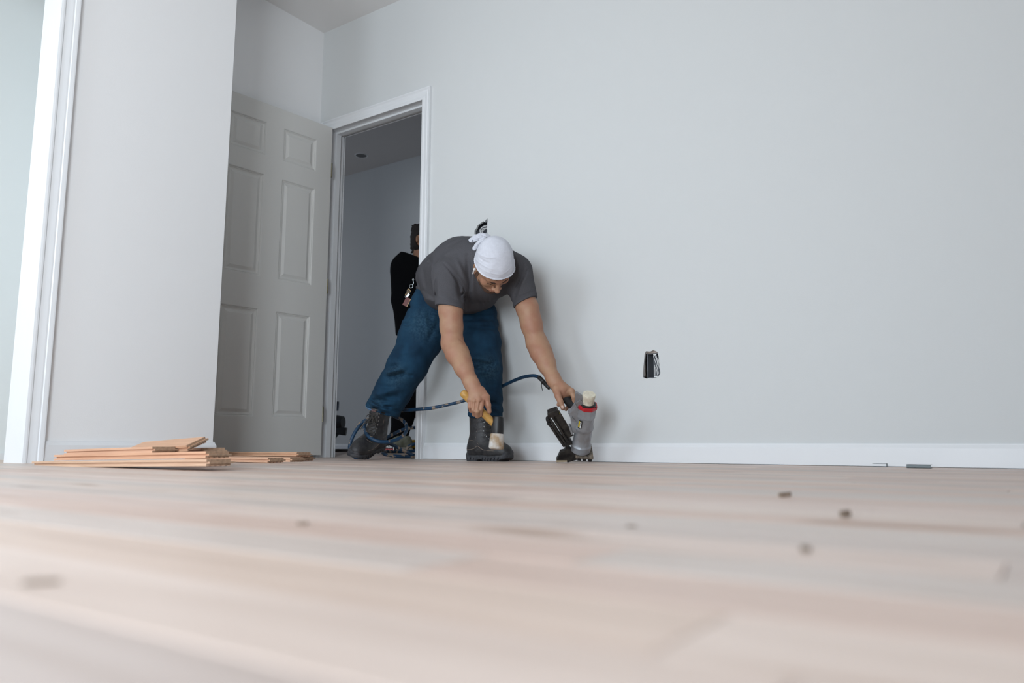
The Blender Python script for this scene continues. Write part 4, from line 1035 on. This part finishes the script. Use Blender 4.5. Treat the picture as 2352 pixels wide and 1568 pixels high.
# magazine: plate, two rods, outer rail
def bar(name, a, b, w, t, m, bev=.0015):
    pa, pb = a, b; d = Vector(pb-pa); M_ = axes(pa, d, en); o = MB().box((0, -w/2, -t/2), (d.length, w/2, t/2)).build(name, m, na, bevel=bev); o.matrix_local = M_; return o
def NP(u, v, off=0.): p, q = N(u, v, off); return B0+es*p+ea*q+en*off
bar('magazine', NP(1309, 1018, .0), NP(1271, 948, .0), .022, .028, MWN)
plt_ = bar('magazine_cover', NP(1312, 1002, .016), NP(1278, 945, .016), .026, .004, MWN)
yl = MB(); random.seed(8)
for i in range(5):
    for j in range(3):
        if random.random() < .8: yl.box((.128+j*.0065, -.009+i*.0038, .0021), (.133+j*.0065, -.007+i*.0038, .0024))
yl.build('printed_label', mat('yellow_print', (.22, .19, .02), .6), plt_)
for (u0, v0, u1, v1, of, r_) in ((1305, 1016, 1268, 955, .021, .0055), (1300, 1020, 1263, 962, .016, .006), (1296, 1024, 1259, 969, .008, .0065)):
    a, b = NP(u0, v0, of), NP(u1, v1, of); MB().tube([a, b], r_, 10).build('rail', MWN, na, smooth=True)
bar('magazine_end', NP(1273, 952, .012), NP(1268, 941, .012), .044, .032, MWN, .003)
for u, v in ((1262, 952), (1258, 962), (1261, 971)):
    MB().lathe([(.007, -.012), (.0085, -.008), (.0085, .008), (.007, .012)], 12, axes(NP(u, v, .012), es, en)).build('end_knob', MBK, na, smooth=True)
# foot
slab('foot_web', [(1300, 1019), (1306, 1024), (1322, 1040), (1325, 1052), (1303, 1058.5), (1301, 1055), (1278, 1053.5), (1287, 1035), (1296, 1033)], -.010, .012, MWN, .001)
ft = MB(); P = poly([(1318, 1040), (1362, 1034), (1362, 1040), (1320, 1046)])
ft.box((-.055, -.045, -.016), (.022, .040, -.004)); np_('foot_plate', ft, MTN, False, .003)
ft = MB()
for x in (-.050, -.026, -.004): ft.box((x, -.040, -.030), (x+.016, .036, -.014))
np_('foot_block', ft, MBK, False, .002)
slab('fence_strip', [(1278, 1053), (1302, 1053), (1302, 1056), (1278, 1057)], -.012, .014, mat('wood_shim', (.45, .36, .24), .7), .0005)
np_('neck', MB().lathe([(.030, -.010), (.036, .0), (.036, .006)], 20), MBK, True)
# badge on the barrel
bd_ = MB(); bd_.box((-.008, -.0008, -.020), (.008, .0008, .020)); 
aq = .62; mm = NM @ Matrix.Translation((.041*math.sin(aq), .041*math.cos(aq), .158*k)) @ Matrix.Rotation(-aq, 4, 'Z')
bo = bd_.build('badge', mat('badge_black', (.01, .01, .01), .4), na, bevel=.0006); bo.matrix_local = mm
MB().box((.001, .0008, -.014), (.007, .0011, .016)).build('badge_yellow', mat('badge_yellow', (.60, .44, .01), .4), bo)
wl_ = MB()
for i in range(5): wl_.box((-.006, .0008, -.016+i*.0062), (.0, .0012, -.012+i*.0062))
wl_.build('badge_lettering', MWR, bo)
# ================================================================= AIR HOSE
MHO = mat('blue_hose', (.007, .045, .105), .5, col2=(.004, .024, .055), vscale=14)
nt = MHO.node_tree; nz = nt.nodes.new('ShaderNodeTexNoise'); nz.inputs['Scale'].default_value = 38; nz.inputs['Detail'].default_value = 7
tcn = nt.nodes.new('ShaderNodeTexCoord'); nt.links.new(tcn.outputs['Object'], nz.inputs[0])
rp = nt.nodes.new('ShaderNodeValToRGB'); nt.links.new(nz.outputs[0], rp.inputs[0]); rp.color_ramp.elements[0].position = .56; rp.color_ramp.elements[1].position = .585
rp.color_ramp.elements[0].color = (0, 0, 0, 1); rp.color_ramp.elements[1].color = (1, 1, 1, 1)
sp = nt.nodes.new('ShaderNodeSeparateXYZ'); nt.links.new(tcn.outputs['Object'], sp.inputs[0])
mr = nt.nodes.new('ShaderNodeMapRange'); mr.inputs[1].default_value = .10; mr.inputs[2].default_value = -.10; nt.links.new(sp.outputs[0], mr.inputs[0])
ml = nt.nodes.new('ShaderNodeMath'); ml.operation = 'MULTIPLY'; nt.links.new(rp.outputs[0], ml.inputs[0]); nt.links.new(mr.outputs[0], ml.inputs[1])
mxn = nt.nodes.new('ShaderNodeMix'); mxn.data_type = 'RGBA'; nt.links.new(ml.outputs[0], mxn.inputs[0])
bs = nt.nodes['Principled BSDF']; src = bs.inputs['Base Color'].links[0].from_socket; nt.links.new(src, mxn.inputs[6]); mxn.inputs[7].default_value = (.27, .21, .16, 1); nt.links.new(mxn.outputs[2], bs.inputs['Base Color'])
ho = empty('air_hose', ORG, YAW); tag(ho, 'blue air hose with tan paint smears looping round the boots to the nailer', 'hose')
hp = [(1237, 866, 3.445), (1226, 862.5, 3.47), (1205, 865, 3.53), (1180, 874, 3.62), (1155, 886, 3.74), (1130, 897, 3.85), (1100, 908, 3.865), (1066, 920, 3.84), (1030, 929, 3.87), (990, 937, 3.90), (950, 940.5, 3.95), (920, 943, 4.02),
      (900, 946, 4.07), (905, 955, 4.07), (922, 963, 4.04), (933, 976, 4.0), (932, 992, 3.95), (918, 1006, 3.89), (895, 1014, 3.84), (868, 1013, 3.81), (848, 1003, 3.83), (838, 988, 3.88), (838, 973, 3.96), (848, 962, 4.05), (862, 956, 4.10),
      (850, 960, 4.13), (832, 970, 4.12), (818, 988, 4.10), (808, 1008, 4.09), (803, 1028, 4.09), (808, 1043, 4.09), (820, 1052, 4.10), (838, 1053.5, 4.11), (850, 1046, 4.12), (858, 1034, 4.13), (866, 1020, 4.13), (882, 1008, 4.14), (905, 996, 4.17), (930, 985, 4.22), (958, 982, 4.28), (985, 985, 4.36)]
HR = [.0078 if i < 9 else .0092 for i in range(len(hp))]
pts = spline([L(*p) for p in hp], 6); rs = np.interp(np.linspace(0, 1, len(pts)), np.linspace(0, 1, len(hp)), HR).tolist()
MB().tube(pts, rs, 10).build('hose_line', MHO, ho, smooth=True)
hp2 = [(990, 1049, 4.42), (955, 1046.5, 4.25), (930, 1036, 4.18), (905, 1023, 4.12), (885, 1013, 4.08), (870, 1008, 4.10)]
MB().tube(spline([L(*p) for p in hp2], 6), .0088, 10).build('hose_line', MHO, ho, smooth=True)
hp3 = [(1000, 1048, 4.42), (955, 1048.3, 4.25), (925, 1048, 4.2), (895, 1045.5, 4.18), (880, 1041.5, 4.2), (886, 1037, 4.27), (905, 1037, 4.33), (930, 1037, 4.38), (960, 1035, 4.42), (1000, 1034, 4.5)]
MB().tube(spline([L(*p) for p in hp3], 6), .0088, 10).build('hose_line', MHO, ho, smooth=True)
hp4 = [(1000, 1016, 4.4), (965, 1018, 4.34), (946, 1021, 4.31), (936, 1028, 4.3), (933, 1040, 4.3)]
MB().tube(spline([L(*p) for p in hp4], 6), .0082, 10).build('hose_line', MHO, ho, smooth=True)
tp = [L(1238, 866, 3.445), L(1244, 872, 3.43), L(1250, 879, 3.42), L(1257, 886, 3.405), L(1263, 891, 3.398)]
o = MB().tube(spline(tp, 5), [.0095+.0010*math.sin(i*2.1) for i in range(21)], 10).build('tape_wrap', MBK, ho, smooth=True)
MB().tube(spline([L(1246, 877, 3.40), L(1244, 884, 3.39), L(1245, 892, 3.39), L(1247, 898, 3.395)], 4), [.0016]*13, 5).build('loose_tape', MBK, ho, smooth=True)
MB().tube([L(1247, 876, 3.405), L(1243, 880, 3.40)], .003, 5).build('tape_end', MBK, ho)
cf = MB().tube([L(829, 972, 4.12), L(824, 979, 4.115), L(820, 985, 4.11)], .0115, 10).build('hose_coupling', mat('tan_tape', (.33, .24, .17), .7), ho, smooth=True)
# ================================================================= KEYS ON THE BELT
ky = empty('key_ring', ORG, YAW); tag(ky, 'bunch of keys hanging on a steel ring from the jeans waist', 'keys')
def ring(c, r, rad, n=(0, 1, 0)):
    c = Vector(c); n = Vector(n).normalized(); x = n.orthogonal().normalized(); y = n.cross(x)
    return MB().tube([c+x*r*math.cos(t)+y*r*math.sin(t) for t in np.linspace(0, 2*PI, 17)[:-1]], rad, 6, closed=True)
KD = 3.87
ring(L(949, 642, KD), .004, .0010).build('clip', MST, ky, smooth=True); MB().tube([L(949, 644, KD), L(950, 650, KD), L(948, 654, KD)], .0025, 6).build('clip', MST, ky, smooth=True)
ring(L(944.5, 657, KD), .0095, .0013, (.3, 1, 0)).build('ring', MST, ky, smooth=True)
MKB = mat('key_brass', (.16, .11, .06), .4, metal=.8)
for (u, v, u2, v2, m_) in ((942, 664, 933, 676, MKB), (941, 666, 932, 680, MBK), (938, 672, 934, 682, MST)):
    a, b = L(u, v, KD), L(u2, v2, KD); M_ = axes(a, Vector(b-a), (0, -1, 0)); l_ = float(np.linalg.norm(b-a))
    o = MB().prism([(0, -.006), (.008, -.011), (.016, -.009), (.019, -.004), (l_*1.2, -.004), (l_*1.2, .002), (l_, .004), (.019, .003), (.016, .008), (.006, .010)], -.0012, .0012).build('key', m_, ky); o.matrix_local = M_
a, b = L(938, 684, KD), L(929, 702, KD); M_ = axes(a, Vector(b-a), (0, -1, 0)); o = MB().box((0, -.012, -.003), (float(np.linalg.norm(b-a)), .012, .003)).build('fob', mat('red_fob', (.10, .012, .008), .5), ky, bevel=.001); o.matrix_local = M_
MB().box((0, .012, -.0034), (float(np.linalg.norm(b-a)), .015, .0034)).build('fob_edge', MKB, ky).matrix_local = M_
# ================================================================= SECOND PERSON IN THE HALL
Q0 = at(925, 1045, 5.35); Q0.z = HF
P2 = empty('person', Q0, YAW); tag(P2, 'person in black long-sleeved top and trousers standing in the hallway, partly hidden', 'person')
def LQ(u, v, D): p = at(u, v, D)-Q0; return np.array([p.dot(RTV), p.dot(AWAY), p.z])
hd = LQ(972, 552, 5.35); px = 5.35/1781
Hq = Field(hd-np.array([.13, .14, .30]), hd+np.array([.13, .14, .15]), .004)
Hq.ell(hd+np.array([0, .0, .01]), (.080, .095, .105), k=.02); Hq.ell(hd+np.array([.03, .03, -.06]), (.058, .06, .07), k=.03)
Hq.cap(hd+np.array([.0, -.01, -.05]), hd+np.array([-.02, .0, -.22]), .058, .072, k=.02)
ear = LQ(958, 549, 5.26); Hq.ell(ear, (.009, .016, .027), k=.004)
Cq = Field((-.35, -.3, .0), (.35, .35, hd[2]-.15), .014)
hipq = .88; sz = LQ(960, 595, 5.35)[2]
Cq.cap((.10, .0, .9), (.06, .02, sz-.05), .10, .10, k=.05)
for x in (.10, .22): Cq.cap((x, 0, .85), (x, 0, .25), .05, .03, k=.03)
Hd1 = LQ(931, 760, 5.3)

b2 = nets('body', [(Hq, None), (Cq, None)], MSK, P2)
hq = Field(hd-np.array([.13, .14, .12]), hd+np.array([.13, .14, .15]), .004)
hq.ell(hd+np.array([-.002, -.006, .020]), (.086, .100, .104), k=.02); hq.ell(hd+np.array([-.025, -.045, -.035]), (.055, .055, .050), k=.03)
for i in range(26):
    random.seed(40+i); a = random.uniform(2.2, 4.3); z = random.uniform(-.10, .10); p = hd+np.array([math.cos(a)*.068-.004, -abs(math.sin(a))*.05, z+.01]); hq.cap(p, p+np.array([-.014, -.006, random.uniform(-.02, .006)]), .013, .004, k=.008)
hq.ell(ear+np.array([.012, -.02, -.01]), (.022, .05, .045), k=.006, op='sub')
nets('hair', [(hq, None)], MHR, P2)
def shirt2():
    T = Field((-.32, -.26, .70), (.42, .30, sz+.12), .0055)
    c = LQ(965, 640, 5.35)[0]
    shl = LQ(922, 612, 5.35); 
    T.ecap((c, 0, sz-.10), (c+.0, .0, .84), .205, .165, .62, (0, 1, 0), k=.06)
    T.cap(shl+np.array([.02, 0, -.01]), (c*2-shl[0], 0, shl[2]-.01), .068, .068, k=.05)
    T.cap((hd[0]-.02, .0, sz-.025), (hd[0]-.02, 0, sz-.07), .060, .11, k=.04)
    el = LQ(919, 690, 5.36); wr_ = LQ(937, 760, 5.30)
    T.chain([shl, el, wr_], [.066, .054, .045], k=.03)
    T.plane((0, 0, sz+.03), (.45, 0, 1)); T.plane((0, 0, .80), (0, 0, -1))
    return T
nets('shirt', [(shirt2(), None)], MBC, P2)
tr = Field((-.35, -.25, .04), (.45, .3, .98), .0065)
hx = LQ(975, 800, 5.35)[0]
tr.ell((hx, 0, .88), (.17, .12, .16), k=.05)
kA, kB = LQ(940, 900, 5.33), LQ(1010, 900, 5.4)
tr.chain([np.array([hx-.07, 0, .82]), LQ(952, 880, 5.33), LQ(925, 960, 5.30), LQ(914, 1012, 5.26)], [.105, .085, .068, .062], k=.04)
tr.chain([np.array([hx+.09, 0, .82]), LQ(1005, 890, 5.4), LQ(1005, 1020, 5.4)], [.105, .085, .065], k=.04)
tr.ell(LQ(910, 1008, 5.26), (.07, .07, .03), k=.02); tr.fold(LQ(885, 1000, 5.2), LQ(930, 1010, 5.2), .02, .008)
nets('trousers', [(tr, None)], MBC, P2)
MSN = mat('olive_sneaker', (.17, .17, .12), .85, col2=(.28, .29, .23), vscale=25); MSL = mat('pale_lace', (.42, .41, .36), .9)
def sneaker(p, x):
    U = Field((-.11, -.06, .018), (.21, .06, .13), .0045)
    U.ell((.12, 0, .035), (.075, .043, .036)); U.ell((-.04, 0, .05), (.05, .038, .05), k=.03); U.cap((.08, 0, .045), (-.02, 0, .085), .038, .042, k=.03); U.plane((0, 0, .105), (0, 0, 1)); U.plane((0, 0, .02), (0, 0, -1))
    b = nets('sneaker', [(U, None)], MSN, P2); b.matrix_local = axes(p, x, (0, 0, 1))
    S_ = Field((-.11, -.06, -.004), (.215, .06, .035), .0045); S_.ecap((-.045, 0, .013), (.135, 0, .013), .044, .052, .5, (0, 0, 1)); S_.plane((0, 0, 0), (0, 0, -1)); nets('sole', [(S_, None)], MSL, b)
    m = MB()
    for i in range(5):
        x0 = .035+i*.016; m.tube(spline([(x0, -.026, .084-i*.008), (x0+.006, 0, .100-i*.0085), (x0+.012, .026, .084-i*.008)], 4), .003, 6)
    m.build('laces', MSL, b, smooth=True)
q = LQ(922, 1044, 5.22); q[2] = 0; sneaker(q, (-.62, -.78, 0))
q = LQ(1000, 1044, 5.4); q[2] = 0; sneaker(q, (.5, -.8, 0))
# ================================================================= CLUTTER ON THE HALL FLOOR
def place(u, v, D, z=HF): p = at(u, v, D); p.z = z; return p
ct_ = empty('adhesive_cartridge', place(892, 1040, 4.75, HF+.0255), YAW-.05); tag(ct_, 'black and red adhesive cartridge lying on the hall floor behind the boot', 'cartridge')
RX = Matrix.Rotation(PI/2, 4, 'Y')
MB().lathe([(.024, -.075), (.0255, -.073), (.0255, .040), (.024, .042)], 24, RX).build('tube', MBK, ct_, smooth=True)
MB().lathe([(.0258, -.070), (.0258, .034)], 24, RX, cap=False).build('label', MBK, ct_, smooth=True)
def arcband(name, x0, x1, a0, a1, r_, m, parent):
    v = []; f = []
    for i in range(9):
        a = a0+(a1-a0)*i/8
        for x in (x0, x1): v.append((x, -r_*math.cos(a), r_*math.sin(a)))
    for i in range(8): f.append((2*i, 2*i+1, 2*i+3, 2*i+2))
    return MB().add(v, f).build(name, m, parent, smooth=True)
arcband('red_band', -.068, .034, -1.1, -.12, .0261, MRD, ct_)
def text(name, s, size, M_, m, parent, ext=.0004, shear=0.):
    c = bpy.data.curves.new(name, 'FONT'); c.body = s; c.size = size; c.extrude = ext; c.align_x = 'CENTER'; c.align_y = 'CENTER'; c.shear = shear; c.space_character = 1.05; c.offset = size*.012
    o = bpy.data.objects.new(name, c); dg = bpy.context.evaluated_depsgraph_get(); COL.objects.link(o); bpy.context.view_layer.update()
    me = bpy.data.meshes.new_from_object(o.evaluated_get(bpy.context.evaluated_depsgraph_get())); bpy.data.objects.remove(o)
    o2 = mobj(name, me, m, parent); o2.matrix_local = M_; return o2
def on_tube(x, ang, r_): return Matrix.Translation((x, -r_*math.cos(ang), r_*math.sin(ang))) @ Matrix.Rotation(PI/2-ang, 4, 'X')
text('lettering', '400', .023, on_tube(.006, .28, .0262), MWR, ct_, shear=.3)
text('lettering', 'SUBFLOOR', .0115, on_tube(-.002, -.42, .0266), mat('label_pink', (.55, .35, .35), .6), ct_)
text('lettering', 'L', .016, on_tube(-.026, .24, .0262), mat('label_yellow', (.6, .5, .03), .6), ct_)
MB().lathe([(.0262, .0345), (.0262, .040)], 20, RX, cap=False).build('rim', MWR, ct_, smooth=True)
# power tool with yellow housing behind the sneaker
MYL = mat('tool_yellow', (.55, .30, .015), .5)
yt = empty('cordless_tool', place(952, 1040, 5.9), YAW+.3); tag(yt, 'small yellow and black power tool on the hall floor beside the sneaker', 'power tool')
MB().lathe([(.030, 0), (.036, .01), (.036, .085), (.030, .095)], 20, Matrix.Translation((-.06, 0, .05)) @ RX).build('housing', MYL, yt, smooth=True)
MB().lathe([(.034, .0), (.038, .01), (.036, .03), (.026, .04)], 20, Matrix.Translation((.03, 0, .05)) @ RX).build('motor_cap', MBK, yt, smooth=True)
MB().box((-.045, -.025, 0), (.045, .025, .022)).build('battery', MBK, yt, bevel=.004)
hk = empty('tool_case', place(990, 1040, 5.75), YAW); tag(hk, 'round black machine end just behind the door casing on hall floor', 'machine')
MB().lathe([(.02, -.05), (.05, -.045), (.055, 0), (.05, .05)], 20, Matrix.Translation((-.005, 0, .095)) @ RX).build('drum', MBK, hk, smooth=True); MB().box((-.05, -.04, 0), (.05, .04, .05)).build('base', MBK, hk, bevel=.005)
hh = empty('wall_tool', place(758, 1040, 5.9), YAW); tag(hh, 'black tool with round head and green handle by the left jamb in hallway', 'power tool')
MB().lathe([(.01, -.05), (.045, -.045), (.055, 0), (.045, .05)], 24, Matrix.Translation((.045, 0, .215)) @ RX @ Matrix.Rotation(.2, 4, 'X')).build('head', MBK, hh, smooth=True)
MB().box((.02, -.03, .13), (.095, .03, .19), Matrix.Rotation(.15, 4, 'Y')).build('chuck', MBK, hh, bevel=.008)
MB().tube([(.05, 0, .15), (0, 0, .08), (-.06, 0, .03)], [.026, .024, .03], 12).build('handle', mat('dark_green_plastic', (.012, .05, .055), .5), hh, smooth=True)
MB().box((-.12, -.04, 0), (-.02, .04, .04)).build('battery', MBK, hh, bevel=.006)
cr_ = empty('extension_cord', ORG, YAW); tag(cr_, 'dark green and black cord lying across the hall floor', 'cord')
MGC = mat('green_cord', (.008, .045, .035), .5)
cp = [L(740, 1043, 5.6), L(790, 1041, 5.6), L(850, 1042, 5.55), L(900, 1042, 5.6), L(990, 1042, 5.8)]
for p in cp: p[2] = HF+.008
MB().tube(spline(cp, 8), .008, 8).build('green_strand', MGC, cr_, smooth=True)
cp = [L(740, 1047, 5.0), L(775, 1045.5, 5.0), L(800, 1042, 5.1), L(835, 1040, 5.3)]
for p in cp: p[2] = HF+.009
MB().tube(spline(cp, 8), .010, 8).build('black_strand', MBK, cr_, smooth=True)
# ================================================================= LOOSE OAK BOARDS
def loose(name, label, p, ang, Lh_, tilt=0., roll=0., w_=.083, flutes=False, cat='board', group=None):
    """tongue-and-groove board; origin at its near bottom right corner, length runs to -x, width to +y"""
    e = empty(name, p, ang); e.rotation_euler = (roll, tilt, ang)
    tag(e, label, cat, group)
    t = .019; a, b = .0065, .0120; m = MB()
    m.box((-Lh_+.0, 0, b), (-.006, w_-.006, t)); m.box((-Lh_+.006, .006, a), (0, w_, b))
    m.box((-Lh_, 0, .002), (-.006, w_-.006, a))
    for i in range(5): y0 = i*(w_-.006)/4.6; m.box((-Lh_, y0, 0), (-.0062, y0+.009, .002))
    m.build('plank_body', MPL, e)
    g = MB(); g.box((-.0063, .0004, b+.0004), (-.0052, w_-.0064, t-.0003)); g.box((-.0003, .0064, a+.0003), (.0003, w_-.0004, b-.0003)); g.box((-.0063, .0004, .0024), (-.0052, w_-.0064, a-.0002))
    g.build('end_grain', MPE, e); return e
GR = 'loose oak boards by the left wall'
R = math.radians
loose('oak_board', 'long oak board lying nearest the camera in the left pile', (.935, -1.895, .0135), R(.6), .99, R(-1.15), 0, group=GR)
loose('oak_board', 'pale oak board right on top of the long front board', (.845, -1.838, .0338), R(1.0), .86, R(-1.2), R(0), group=GR)
loose('oak_board', 'thin short oak board with notched left end on the left pile', (.560, -1.832, .0462), R(.6), .54, R(-1.3), R(0), group=GR)
loose('oak_board', 'short oak board tilted highest, its end sticking up in the left pile', (.602, -1.738, .0520), R(7), .30, R(-3.2), R(21), group=GR)
loose('oak_board', 'oak board behind the tilted one with mitred right end', (.545, -1.655, .043), R(-14), .40, R(-1), R(0), group=GR)
loose('oak_board', 'front oak board of the right pile before the door', (.262, -1.17, .002), R(-1), .62, 0, 0, group=GR)
loose('oak_board', 'short oak board with fluted underside, middle of the right pile', (.135, -.955, .0005), R(3), .42, 0, 0, group=GR)
loose('oak_board', 'small oak board at the far right end under the dark top board', (-.045, -.745, .0005), R(1), .40, 0, 0, group=GR)
loose('oak_board', 'dark-edged oak board on top of the right pile against the door', (-.01, -.80, .0205), R(-3), .66, R(-.2), 0, group=GR)
# ================================================================= SMALL THINGS ON THE FLOOR
st = empty('staple_strip', (2.430, -.112, .0)); tag(st, 'short strip of glued grey flooring staples by the baseboard', 'staples')
m = MB()
for i in range(46):
    x = i*.00165; m.box((x, 0, 0), (x+.0014, .034, .0016)); m.box((x, 0, .0105), (x+.0014, .034, .0121)); m.box((x, 0, 0), (x+.0014, .0016, .0121))
MSP = mat('dull_zinc', (.16, .19, .20), .5, metal=.3); o = m.build('staples', MSP, st); o.location = (-.033, -.02, .0)
s2 = empty('staple', (2.325, -.06, .0), R(20)); tag(s2, 'single loose staple lying left of the staple strip', 'staple')
m = MB(); m.box((-.048, 0, .0), (0, .0016, .0014)); m.box((-.048, 0, .0115), (0, .0016, .0130)); m.box((-.0035, 0, 0), (0, .005, .0130)); m.build('wire_body', MSP, s2)
MCH = mat('wood_chip', (.26, .19, .14), .9, var=.5, vscale=200)
chips = [(1803, 1141, .020, .006, 'dark wood chip standing on the floor, farther of two at right'), (1942, 1187, .014, .006, 'dark wood chip on the floor, nearer of two at right'), (1850, 1266, .007, .003, 'blurred dark crumb on the bare floor at right, nearest camera'),
         (695, 1205, .010, .002, 'blurred dark sliver on the floor at centre left'), (95, 1340, .018, .0012, 'long blurred splinter at the left edge of the floor'), (665, 1054.8, .018, .004, 'tiny dark splinter by the right pile of boards'), (1450, 1210, .010, .001, 'faint blurred shaving on the floor right of centre')]
for i, (u, v, l_, hgt, lab) in enumerate(chips):
    d = CF+CR*((u-1176)/1780.76)+CU*((784-v)/1780.76); p = CAM-d*(CAM.z/d.z)
    random.seed(60+i); pr_ = [(-l_/2, -.002), (-l_/4, -.004), (l_/3, -.003), (l_/2, .001), (l_/5, .004), (-l_/3, .003)]
    o = MB().prism(pr_, 0, hgt).build('wood_chip', MCH, None, bevel=.0006); o.location = (p.x, p.y, .0004); o.rotation_euler = (0, -.12 if hgt > .004 else 0, YAW+.3*(i % 3)); tag(o, lab, 'chip')
